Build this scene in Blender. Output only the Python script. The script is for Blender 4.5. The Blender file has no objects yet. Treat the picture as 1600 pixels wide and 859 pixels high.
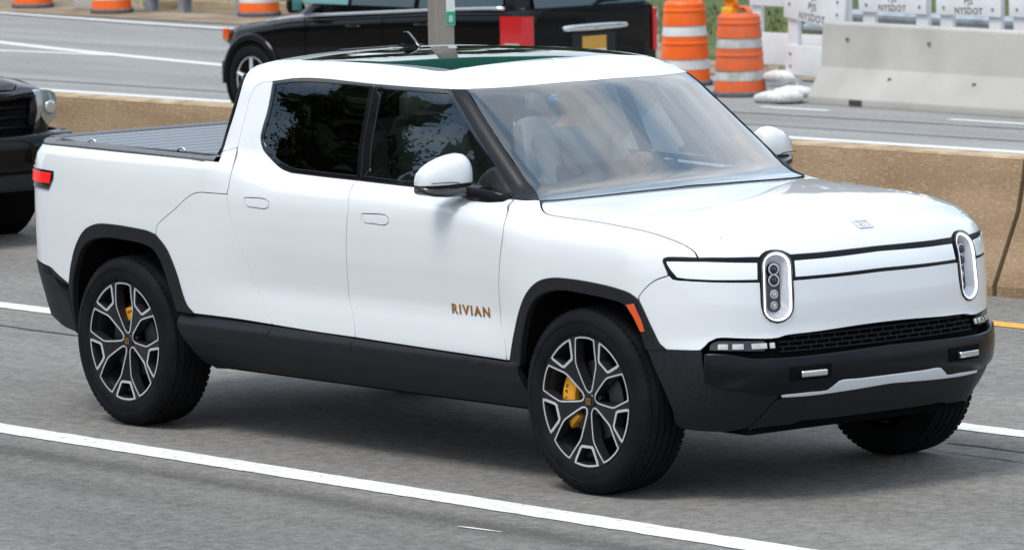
import bpy, bmesh, math, random
import numpy as np
from mathutils import Vector, Matrix, geometry
R = math.radians
rnd = random.Random(7)
scene = bpy.context.scene
COL = scene.collection

# ------------------------------------------------------------------ camera, sky, sun, exposure
cam_d = bpy.data.cameras.new('camera'); cam = bpy.data.objects.new('camera', cam_d); COL.objects.link(cam)
cam_d.sensor_width = 36.0; cam_d.lens = 196.34; cam_d.clip_start = 0.5; cam_d.clip_end = 3000
_r, _u, _f = Vector((.63715, .77050, -.0193)), Vector((-.0666, .0801, .9945)), Vector((-.7678, .6323, -.1034))
_f.normalize(); _r = (_r - _f*_r.dot(_f)).normalized(); _u = _r.cross(_f)
m = Matrix((( _r.x, _u.x, -_f.x, 21.9296), (_r.y, _u.y, -_f.y, -16.6132), (_r.z, _u.z, -_f.z, 3.4894), (0, 0, 0, 1)))
cam.matrix_world = m
cam_d.dof.use_dof = True; cam_d.dof.focus_distance = 26.0; cam_d.dof.aperture_fstop = 9.0
scene.camera = cam

SUN_EL, SUN_AZ = 63.0, 276.0          # azimuth measured counter-clockwise from +X
world = bpy.data.worlds.new('World'); scene.world = world; world.use_nodes = True
nt = world.node_tree; nt.nodes.clear()
def N(tree, typ, **kw):
    n = tree.nodes.new(typ)
    for k, v in kw.items():
        if k.startswith('_'): setattr(n, k[1:], v)
        else:
            n.inputs[k.replace('__', ' ')].default_value = v
    return n
sky = nt.nodes.new('ShaderNodeTexSky'); sky.sky_type = 'NISHITA'; sky.sun_disc = False
sky.sun_elevation = R(SUN_EL); sky.sun_rotation = R(90 - SUN_AZ)
sky.air_density = 1.0; sky.dust_density = 2.0; sky.ozone_density = 1.0
tc = nt.nodes.new('ShaderNodeTexCoord')
mp = nt.nodes.new('ShaderNodeMapping'); mp.inputs['Scale'].default_value = (1.0, 1.9, 1.6); mp.inputs['Rotation'].default_value = (R(24), R(-30), R(-12))
nt.links.new(tc.outputs['Generated'], mp.inputs['Vector'])
no = nt.nodes.new('ShaderNodeTexNoise'); no.inputs['Scale'].default_value = 2.3; no.inputs['Detail'].default_value = 9; no.inputs['Roughness'].default_value = .62; no.inputs['Distortion'].default_value = .35
nt.links.new(mp.outputs['Vector'], no.inputs['Vector'])
cr = nt.nodes.new('ShaderNodeValToRGB')
cr.color_ramp.elements[0].position = .38; cr.color_ramp.elements[0].color = (3.8, 6.1, 8.9, 1)
cr.color_ramp.elements[1].position = .64; cr.color_ramp.elements[1].color = (14.0, 14.2, 14.3, 1)
nt.links.new(no.outputs['Fac'], cr.inputs['Fac'])
mx = nt.nodes.new('ShaderNodeMix'); mx.data_type = 'RGBA'; mx.inputs[0].default_value = .82
nt.links.new(sky.outputs['Color'], mx.inputs[6]); nt.links.new(cr.outputs['Color'], mx.inputs[7])
bg = nt.nodes.new('ShaderNodeBackground'); bg.inputs['Strength'].default_value = .10
wo = nt.nodes.new('ShaderNodeOutputWorld')
nt.links.new(mx.outputs[2], bg.inputs['Color']); nt.links.new(bg.outputs['Background'], wo.inputs['Surface'])

sd = bpy.data.lights.new('sun', 'SUN'); sd.energy = 2.15; sd.angle = R(22); sd.color = (1.0, .965, .91)
sun = bpy.data.objects.new('sun', sd); COL.objects.link(sun)
sdir = Vector((math.cos(R(SUN_EL))*math.cos(R(SUN_AZ)), math.cos(R(SUN_EL))*math.sin(R(SUN_AZ)), math.sin(R(SUN_EL))))
sun.rotation_euler = sdir.to_track_quat('Z', 'Y').to_euler()
scene.view_settings.view_transform = 'Standard'; scene.view_settings.look = 'None'
scene.view_settings.gamma = 1.0; scene.view_settings.use_curve_mapping = False
scene.view_settings.exposure = 0.16
try:
    scene.cycles.max_bounces = 10; scene.cycles.transparent_max_bounces = 12
except Exception: pass

# ------------------------------------------------------------------ tagging and mesh helpers
def tag(o, label=None, cat=None, group=None, kind=None):
    if label: o['label'] = label
    if cat: o['category'] = cat
    if group: o['group'] = group
    if kind: o['kind'] = kind
    return o
def empty(name, loc=(0, 0, 0), rz=0, **kw):
    o = bpy.data.objects.new(name, None); COL.objects.link(o); o.location = loc; o.rotation_euler = (0, 0, rz)
    return tag(o, **kw)
def mesh_obj(name, verts, faces, mat, parent=None, normals=None, smooth=False, auto=None, mats=None, fmat=None):
    me = bpy.data.meshes.new(name); me.from_pydata([tuple(map(float, v)) for v in verts], [], [tuple(map(int, f)) for f in faces]); me.update()
    for mt in (mats or [mat]): me.materials.append(mt)
    if fmat is not None: me.polygons.foreach_set('material_index', fmat)
    if smooth or normals is not None or auto is not None:
        me.polygons.foreach_set('use_smooth', [True]*len(me.polygons))
    if auto is not None:
        me.set_sharp_from_angle(angle=R(auto))
    if normals is not None:
        me.normals_split_custom_set_from_vertices([tuple(map(float, n)) for n in normals])
    o = bpy.data.objects.new(name, me); COL.objects.link(o)
    if parent is not None: o.parent = parent
    return o
class MB:
    """collects simple solids into one mesh"""
    def __init__(s): s.v = []; s.f = []; s.m = []; s.mi = 0
    def add(s, v, f):
        n = len(s.v); s.v += [tuple(q) for q in v]; s.f += [tuple(i+n for i in q) for q in f]; s.m += [s.mi]*len(f); return s
    def box(s, c, d, rz=0, M=None):
        x, y, z = d[0]/2, d[1]/2, d[2]/2
        v = [Vector((a*x, b*y, e*z)) for e in (-1, 1) for b in (-1, 1) for a in (-1, 1)]
        T = Matrix.Translation(c) @ (M if M is not None else Matrix.Rotation(rz, 4, 'Z'))
        return s.add([T @ q for q in v], [(0, 2, 3, 1), (4, 5, 7, 6), (0, 1, 5, 4), (1, 3, 7, 5), (3, 2, 6, 7), (2, 0, 4, 6)])
    def prism(s, poly, y0, y1, axis='y'):
        """poly in the plane across axis, extruded along it"""
        n = len(poly); P = []
        for t in (y0, y1):
            for a, b in poly:
                P.append({'y': (a, t, b), 'x': (t, a, b), 'z': (a, b, t)}[axis])
        a2 = sum(poly[i][0]*poly[(i+1) % n][1]-poly[(i+1) % n][0]*poly[i][1] for i in range(n))
        F = [tuple(range(n)), tuple(range(2*n-1, n-1, -1))] + [(i, i+n, (i+1) % n+n, (i+1) % n) for i in range(n)]
        flip = (a2 > 0) == (axis in 'xz')
        if flip: F = [tuple(reversed(q)) for q in F]
        return s.add(P, F)
    def tube(s, pts, r, n=10, cap=True, sq=1.0):
        pts = [Vector(p) for p in pts]; rs = r if hasattr(r, '__len__') else [r]*len(pts)
        V = []; up = Vector((0, 0, 1))
        for i, p in enumerate(pts):
            d = (pts[min(i+1, len(pts)-1)]-pts[max(i-1, 0)]).normalized()
            a = d.cross(up if abs(d.z) < .95 else Vector((1, 0, 0))).normalized(); b = a.cross(d)
            for k in range(n):
                t = 2*math.pi*k/n; V.append(p+a*math.cos(t)*rs[i]+b*math.sin(t)*rs[i]*sq)
        F = []
        for i in range(len(pts)-1):
            for k in range(n):
                F.append((i*n+k, i*n+(k+1) % n, (i+1)*n+(k+1) % n, (i+1)*n+k))
        if cap: F += [tuple(reversed(range(n))), tuple(range((len(pts)-1)*n, len(pts)*n))]
        return s.add(V, F)
    def lathe(s, prof, n=48, axis='z', c=(0, 0, 0), closed=False, caps=False):
        V = []
        for (r, h) in prof:
            for k in range(n):
                t = 2*math.pi*k/n
                V.append({'z': (r*math.cos(t), r*math.sin(t), h), 'y': (r*math.cos(t), h, r*math.sin(t)), 'x': (h, r*math.cos(t), r*math.sin(t))}[axis])
        V = [(a+c[0], b+c[1], d+c[2]) for a, b, d in V]; F = []; L = len(prof)
        for i in range(L if closed else L-1):
            j = (i+1) % L
            for k in range(n):
                q = (i*n+k, i*n+(k+1) % n, j*n+(k+1) % n, j*n+k)
                F.append(q)
        if caps: F += [tuple(range(n)), tuple(range((L-1)*n, L*n))]
        return s.add(V, F)
    def build(s, name, mat, parent=None, smooth=False, auto=None, mats=None, fix=True):
        o = mesh_obj(name, s.v, s.f, mat, parent, smooth=smooth, auto=None, mats=mats, fmat=s.m if mats else None)
        if fix:
            b = bmesh.new(); b.from_mesh(o.data); bmesh.ops.recalc_face_normals(b, faces=b.faces); b.to_mesh(o.data); b.free()
        if auto is not None:
            o.data.polygons.foreach_set('use_smooth', [True]*len(o.data.polygons)); o.data.set_sharp_from_angle(angle=R(auto))
        return o
def bevel(o, w, seg=2, ang=40):
    b = bmesh.new(); b.from_mesh(o.data)
    es = [e for e in b.edges if len(e.link_faces) == 2 and e.calc_face_angle(0) > R(ang)]
    bmesh.ops.bevel(b, geom=es, offset=w, segments=seg, affect='EDGES', profile=.6, clamp_overlap=True)
    b.to_mesh(o.data); b.free()
    o.data.polygons.foreach_set('use_smooth', [True]*len(o.data.polygons)); o.data.set_sharp_from_angle(angle=R(35))
    return o
def copy_tree(o, parent=None):
    c = o.copy(); COL.objects.link(c); c.parent = parent
    for ch in list(o.children): copy_tree(ch, c)
    return c
def text_mesh(name, s, size, mat, parent, M, extrude=.002, sx=1.0, spacing=1.0, bold=0.0, align='LEFT'):
    cu = bpy.data.curves.new(name, 'FONT'); cu.body = s; cu.size = size; cu.extrude = extrude; cu.space_character = spacing; cu.offset = bold; cu.align_x = align; cu.resolution_u = 3
    t = bpy.data.objects.new(name+'_c', cu); COL.objects.link(t)
    dg = bpy.context.evaluated_depsgraph_get(); dg.update()
    me = bpy.data.meshes.new_from_object(t.evaluated_get(dg)); bpy.data.objects.remove(t); bpy.data.curves.remove(cu)
    me.transform(Matrix.Diagonal((sx, 1, 1, 1))); me.transform(M); me.materials.clear(); me.materials.append(mat); me.name = name
    o = bpy.data.objects.new(name, me); COL.objects.link(o)
    if parent is not None: o.parent = parent
    return o

# ------------------------------------------------------------------ materials
def mat(name, col, rough=.5, metal=0, coat=0, coat_r=.03, spec=.5, **kw):
    m = bpy.data.materials.new(name); m.use_nodes = True; b = m.node_tree.nodes['Principled BSDF']
    b.inputs['Base Color'].default_value = (*col, 1); b.inputs['Roughness'].default_value = rough; b.inputs['Metallic'].default_value = metal
    b.inputs['Coat Weight'].default_value = coat; b.inputs['Coat Roughness'].default_value = coat_r; b.inputs['Specular IOR Level'].default_value = spec
    for k, v in kw.items(): b.inputs[k.replace('__', ' ')].default_value = v
    return m
def noise_col(m, c0, c1, scale=20, detail=6, lo=.35, hi=.65, bump=0, bscale=None, rough=None, stretch=None, coord='Object', dist=.02):
    t = m.node_tree; b = t.nodes['Principled BSDF']
    tc = t.nodes.new('ShaderNodeTexCoord'); mp = t.nodes.new('ShaderNodeMapping'); t.links.new(tc.outputs[coord], mp.inputs['Vector'])
    if stretch: mp.inputs['Scale'].default_value = stretch
    n = t.nodes.new('ShaderNodeTexNoise'); n.inputs['Scale'].default_value = scale; n.inputs['Detail'].default_value = detail
    t.links.new(mp.outputs['Vector'], n.inputs['Vector'])
    r = t.nodes.new('ShaderNodeValToRGB'); r.color_ramp.elements[0].position = lo; r.color_ramp.elements[1].position = hi
    r.color_ramp.elements[0].color = (*c0, 1); r.color_ramp.elements[1].color = (*c1, 1)
    t.links.new(n.outputs['Fac'], r.inputs['Fac']); t.links.new(r.outputs['Color'], b.inputs['Base Color'])
    if bump:
        n2 = t.nodes.new('ShaderNodeTexNoise'); n2.inputs['Scale'].default_value = bscale or scale*4; n2.inputs['Detail'].default_value = 4
        t.links.new(mp.outputs['Vector'], n2.inputs['Vector'])
        bu = t.nodes.new('ShaderNodeBump'); bu.inputs['Strength'].default_value = bump; bu.inputs['Distance'].default_value = dist
        t.links.new(n2.outputs['Fac'], bu.inputs['Height']); t.links.new(bu.outputs['Normal'], b.inputs['Normal'])
    return m
def lin_loop(P, step=.02):
    P = np.array(P, float); return np.vstack([a+(b-a)*np.linspace(0, 1, max(1, int(np.linalg.norm(b-a)/step)), endpoint=False)[:, None] for a, b in zip(P, np.roll(P, -1, 0))])
def glass(name, tint, refl_boost=1.0, dark=0.0, rough=.0, ior=1.5):
    """thin automotive glass: tinted see-through layer under a Fresnel mirror layer"""
    m = bpy.data.materials.new(name); m.use_nodes = True; t = m.node_tree; t.nodes.clear()
    out = t.nodes.new('ShaderNodeOutputMaterial'); tr = t.nodes.new('ShaderNodeBsdfTransparent'); tr.inputs['Color'].default_value = (*tint, 1)
    gl = t.nodes.new('ShaderNodeBsdfGlossy'); gl.inputs['Roughness'].default_value = rough; gl.inputs['Color'].default_value = (1, 1, 1, 1)
    fr = t.nodes.new('ShaderNodeFresnel'); fr.inputs['IOR'].default_value = ior
    mu = t.nodes.new('ShaderNodeMath'); mu.operation = 'MULTIPLY'; mu.inputs[1].default_value = refl_boost; mu.use_clamp = True
    t.links.new(fr.outputs['Fac'], mu.inputs[0])
    mx = t.nodes.new('ShaderNodeMixShader'); t.links.new(mu.outputs[0], mx.inputs[0]); t.links.new(tr.outputs[0], mx.inputs[1]); t.links.new(gl.outputs[0], mx.inputs[2])
    t.links.new(mx.outputs[0], out.inputs['Surface'])
    return m
M = {}
M['white'] = mat('white_paint', (.80, .805, .81), .35, coat=1, coat_r=.02)
M['cladding'] = noise_col(mat('cladding_plastic', (.028, .030, .034), .50, spec=.16), (.013, .014, .0165), (.019, .020, .023), 90, 4, bump=.05, bscale=500)
M['satin_black'] = mat('satin_black', (.005, .0055, .008), .24, spec=.22)
M['gloss_black'] = mat('gloss_black', (.008, .008, .010), .08, coat=1)
M['trim_black'] = mat('trim_black', (.010, .010, .012), .28, spec=.25)
M['pillar'] = mat('pillar_satin_black', (.012, .012, .014), .30, spec=.25)
M['grille'] = mat('grille_black', (.008, .008, .010), .5, spec=.15)
M['dark'] = mat('dark_underside', (.006, .006, .006), .9, spec=.05)
M['rubber'] = noise_col(mat('tyre_rubber', (.016, .016, .017), .70, spec=.10), (.006, .006, .007), (.011, .011, .012), 8, 6, bump=.05, bscale=120)
M['silver'] = mat('machined_aluminium', (.74, .75, .77), .36, metal=.55)
M['satin_metal'] = mat('satin_metal', (.74, .77, .79), .36, metal=.25)
M['rim_dark'] = mat('rim_gloss_dark', (.012, .013, .015), .22, coat=.2, spec=.3)
M['rim_barrel'] = mat('rim_barrel', (.05, .05, .056), .35, metal=.7)
M['rotor'] = mat('brake_rotor', (.12, .12, .125), .38, metal=1)
M['caliper'] = mat('caliper_amber', (.85, .36, .02), .35, coat=.5)
M['copper'] = mat('copper_badge', (.62, .34, .14), .30, metal=.9)
M['chrome'] = mat('chrome', (.82, .83, .84), .12, metal=1)
M['rail_grey'] = noise_col(mat('bed_rail_plastic', (.15, .15, .155), .55), (.13, .13, .135), (.17, .17, .175), 60, 3, bump=.05)
M['tonneau'] = mat('tonneau_slat', (.20, .215, .24), .42)
M['red_lens'] = mat('red_lens', (.55, .008, .012), .12, coat=1)
M['red_lit'] = mat('red_lamp_lit', (.8, .01, .01), .2, **{'Emission Color': (1, .02, .02, 1), 'Emission Strength': .25})
M['amber'] = mat('amber_lens', (.62, .07, .008), .15, coat=1, **{'Emission Color': (1, .16, .01, 1), 'Emission Strength': .08})
M['bar_lit'] = mat('light_bar_lit', (.85, .87, .88), .25, coat=1, **{'Emission Color': (.93, .98, 1, 1), 'Emission Strength': .08})
M['ring_lit'] = mat('headlight_ring_lit', (.9, .9, .92), .25, **{'Emission Color': (.96, .96, 1, 1), 'Emission Strength': 1.0})
M['rib_white'] = mat('headlight_reflector_ribs', (.62, .62, .66), .25, metal=.3)
M['lamp_dark'] = mat('lamp_housing_dark', (.02, .02, .026), .2, coat=.5)
M['lamp_clear'] = mat('lamp_clear', (.55, .56, .52), .12, coat=1, metal=.5)
M['ws_glass'] = glass('windshield_glass', (.84, .91, .94), 3.4)
M['front_glass'] = glass('front_side_glass', (.16, .20, .19), 1.8)
M['privacy_glass'] = glass('privacy_glass', (.012, .013, .013), 1.6)
M['roof_glass'] = glass('roof_glass', (.52, .56, .55), 1.25)
M['frit'] = mat('glass_frit_black', (.020, .021, .026), .4, spec=.1)
M['interior'] = mat('interior_dark', (.36, .37, .38), .7)
M['seat'] = mat('seat_vegan_leather', (.34, .34, .345), .55)

def _tab(pts,lo,hi,n=800,sm=.03):
    xs=np.linspace(lo,hi,n); p=np.array(pts,float)
    v=np.interp(xs,p[:,0],p[:,1]); k=max(1,int(sm/(hi-lo)*n))
    for _ in range(3):
        q=np.r_[[v[0]]*k,v,[v[-1]]*k]; c=np.cumsum(np.r_[0,q]); v=(c[2*k+1:]-c[:-2*k-1])/(2*k+1)
    return lambda x: np.interp(x,xs,v)
def sst(a,b,x):
    t=np.clip((x-a)/(b-a),0,1); return t*t*(3-2*t)
def smax(a,b,k):
    h=np.maximum(k-np.abs(a-b),0)/k
    return np.maximum(a,b)+h*h*k*.25
def smin(a,b,k): return -smax(-a,-b,k)
PD=_tab([(.2,.80),(.30,.90),(.40,.945),(.50,.968),(.56,.974),(.63,.972),(.68,.966),(.735,.957),(.79,.965),(.92,.985),(1.05,.996),(1.14,.996),(1.20,.984),(1.26,.955),(1.32,.90),(1.45,.78)],.1,1.6,sm=.02)
PF=_tab([(.2,.85),(.4,.96),(.55,.985),(.7,.995),(.85,1.0),(1.0,.998),(1.08,.99),(1.15,.972),(1.22,.94),(1.3,.88),(1.45,.75)],.1,1.6,sm=.03)
PB=_tab([(.2,.88),(.4,.955),(.55,.975),(.7,.985),(.85,.995),(1.0,1.0),(1.12,.998),(1.22,.99),(1.30,.975),(1.36,.955),(1.45,.92)],.1,1.6,sm=.03)
GX=_tab([(.2,4.10),(.30,4.20),(.42,4.285),(.5,4.33),(.58,4.34),(.66,4.325),(.72,4.30),(.85,4.30),(1.0,4.285),(1.08,4.275),(1.2,4.245),(1.4,4.15)],.1,1.6,sm=.02)
H0=_tab([(-2,1.35),(.8,1.35),(1.2,1.30),(2.4,1.275),(2.87,1.262),(3.2,1.255),(3.6,1.24),(3.9,1.215),(4.1,1.185),(4.25,1.15),(4.5,1.06)],-2,5,sm=.08)
WB_=_tab([(.3,.955),(.7,.945),(.9,.925),(1.1,.905),(1.4,.89),(1.9,.878),(2.4,.85),(2.9,.805),(3.2,.77)],0,4,sm=.12)
RF=_tab([(.3,1.795),(.7,1.803),(1.0,1.817),(1.4,1.829),(1.8,1.827),(2.2,1.797),(2.4,1.765),(2.8,1.66)],0,4,sm=.12)
def crease_z(x):   # door scoop crease rises and fades toward the rear
    return x
def low(x,y,z):
    ay=np.abs(y)
    b=1-sst(.55,1.25,x); f=sst(2.75,3.15,x); d=1-b-f
    w=PB(z)*b+PD(z)*d+PF(z)*f
    w=w-.14*np.clip((.05-x)/1.2,0,1)**2-.05*np.clip((x-3.3)/.8,0,1.6)**2
    side=ay-w
    front=x-(GX(z)-.125*(ay/.8)**2.6)
    rear=(-1.12+.10*(ay/.8)**2.5+.10*np.clip((z-1.22)/.14,0,2)**2*.8+.45*np.clip(.72-z,0,1))-x
    top=z-(H0(x)-.02*(ay/.8)**2)*1.0
    q=smax(side,front,.38); q=smax(q,rear,.25)
    kt=.05+.11*sst(2.2,3.2,x)
    return smax(q,top,kt)
def cab(x,y,z):
    ay=np.abs(y)
    zz=z-1.27
    side=(ay-(WB_(x)-.30*np.maximum(zz,0)-.10*np.maximum(zz,0)**2+1.2*np.minimum(zz+.03,0)))*.95
    ws=.577*(x-3.02+.21*y*y)+.816*(z-1.252)
    roof=z-(RF(x)-.035*(ay/.7)**2.4)
    rear=(.675+.05*(z-1.35)-x)+.06*(ay/.9)**2*0
    q=smax(side,ws,.05); q=smax(q,rear,.06)
    return smax(q,roof,.085)
def F(P):
    x,y,z=P[...,0],P[...,1],P[...,2]
    return smin(low(x,y,z),cab(x,y,z),.07)
def grad(P,f=F,e=.004):
    g=np.stack([f(P+e*np.eye(3)[i])-f(P-e*np.eye(3)[i]) for i in range(3)],-1)
    return g/np.linalg.norm(g,axis=-1,keepdims=True)
def march(o,d,t0,t1,f=F,n=220,off=0.):
    o=np.atleast_2d(o);d=np.atleast_2d(d)
    ts=np.linspace(t0,t1,n)
    lo=np.full(len(o),np.nan)
    prev=f(o+d*ts[0])-off
    hi=lo.copy()
    for a,b in zip(ts[:-1],ts[1:]):
        cur=f(o+d*b)-off
        hit=np.isnan(lo)&(prev>0)&(cur<=0)
        lo[hit]=a;hi[hit]=b;prev=cur
    for _ in range(30):
        m=(lo+hi)/2;v=f(o+d*m[:,None])-off
        pos=v>0;lo=np.where(pos,m,lo);hi=np.where(pos,hi,m)
    return o+d*((lo+hi)/2)[:,None]
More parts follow.
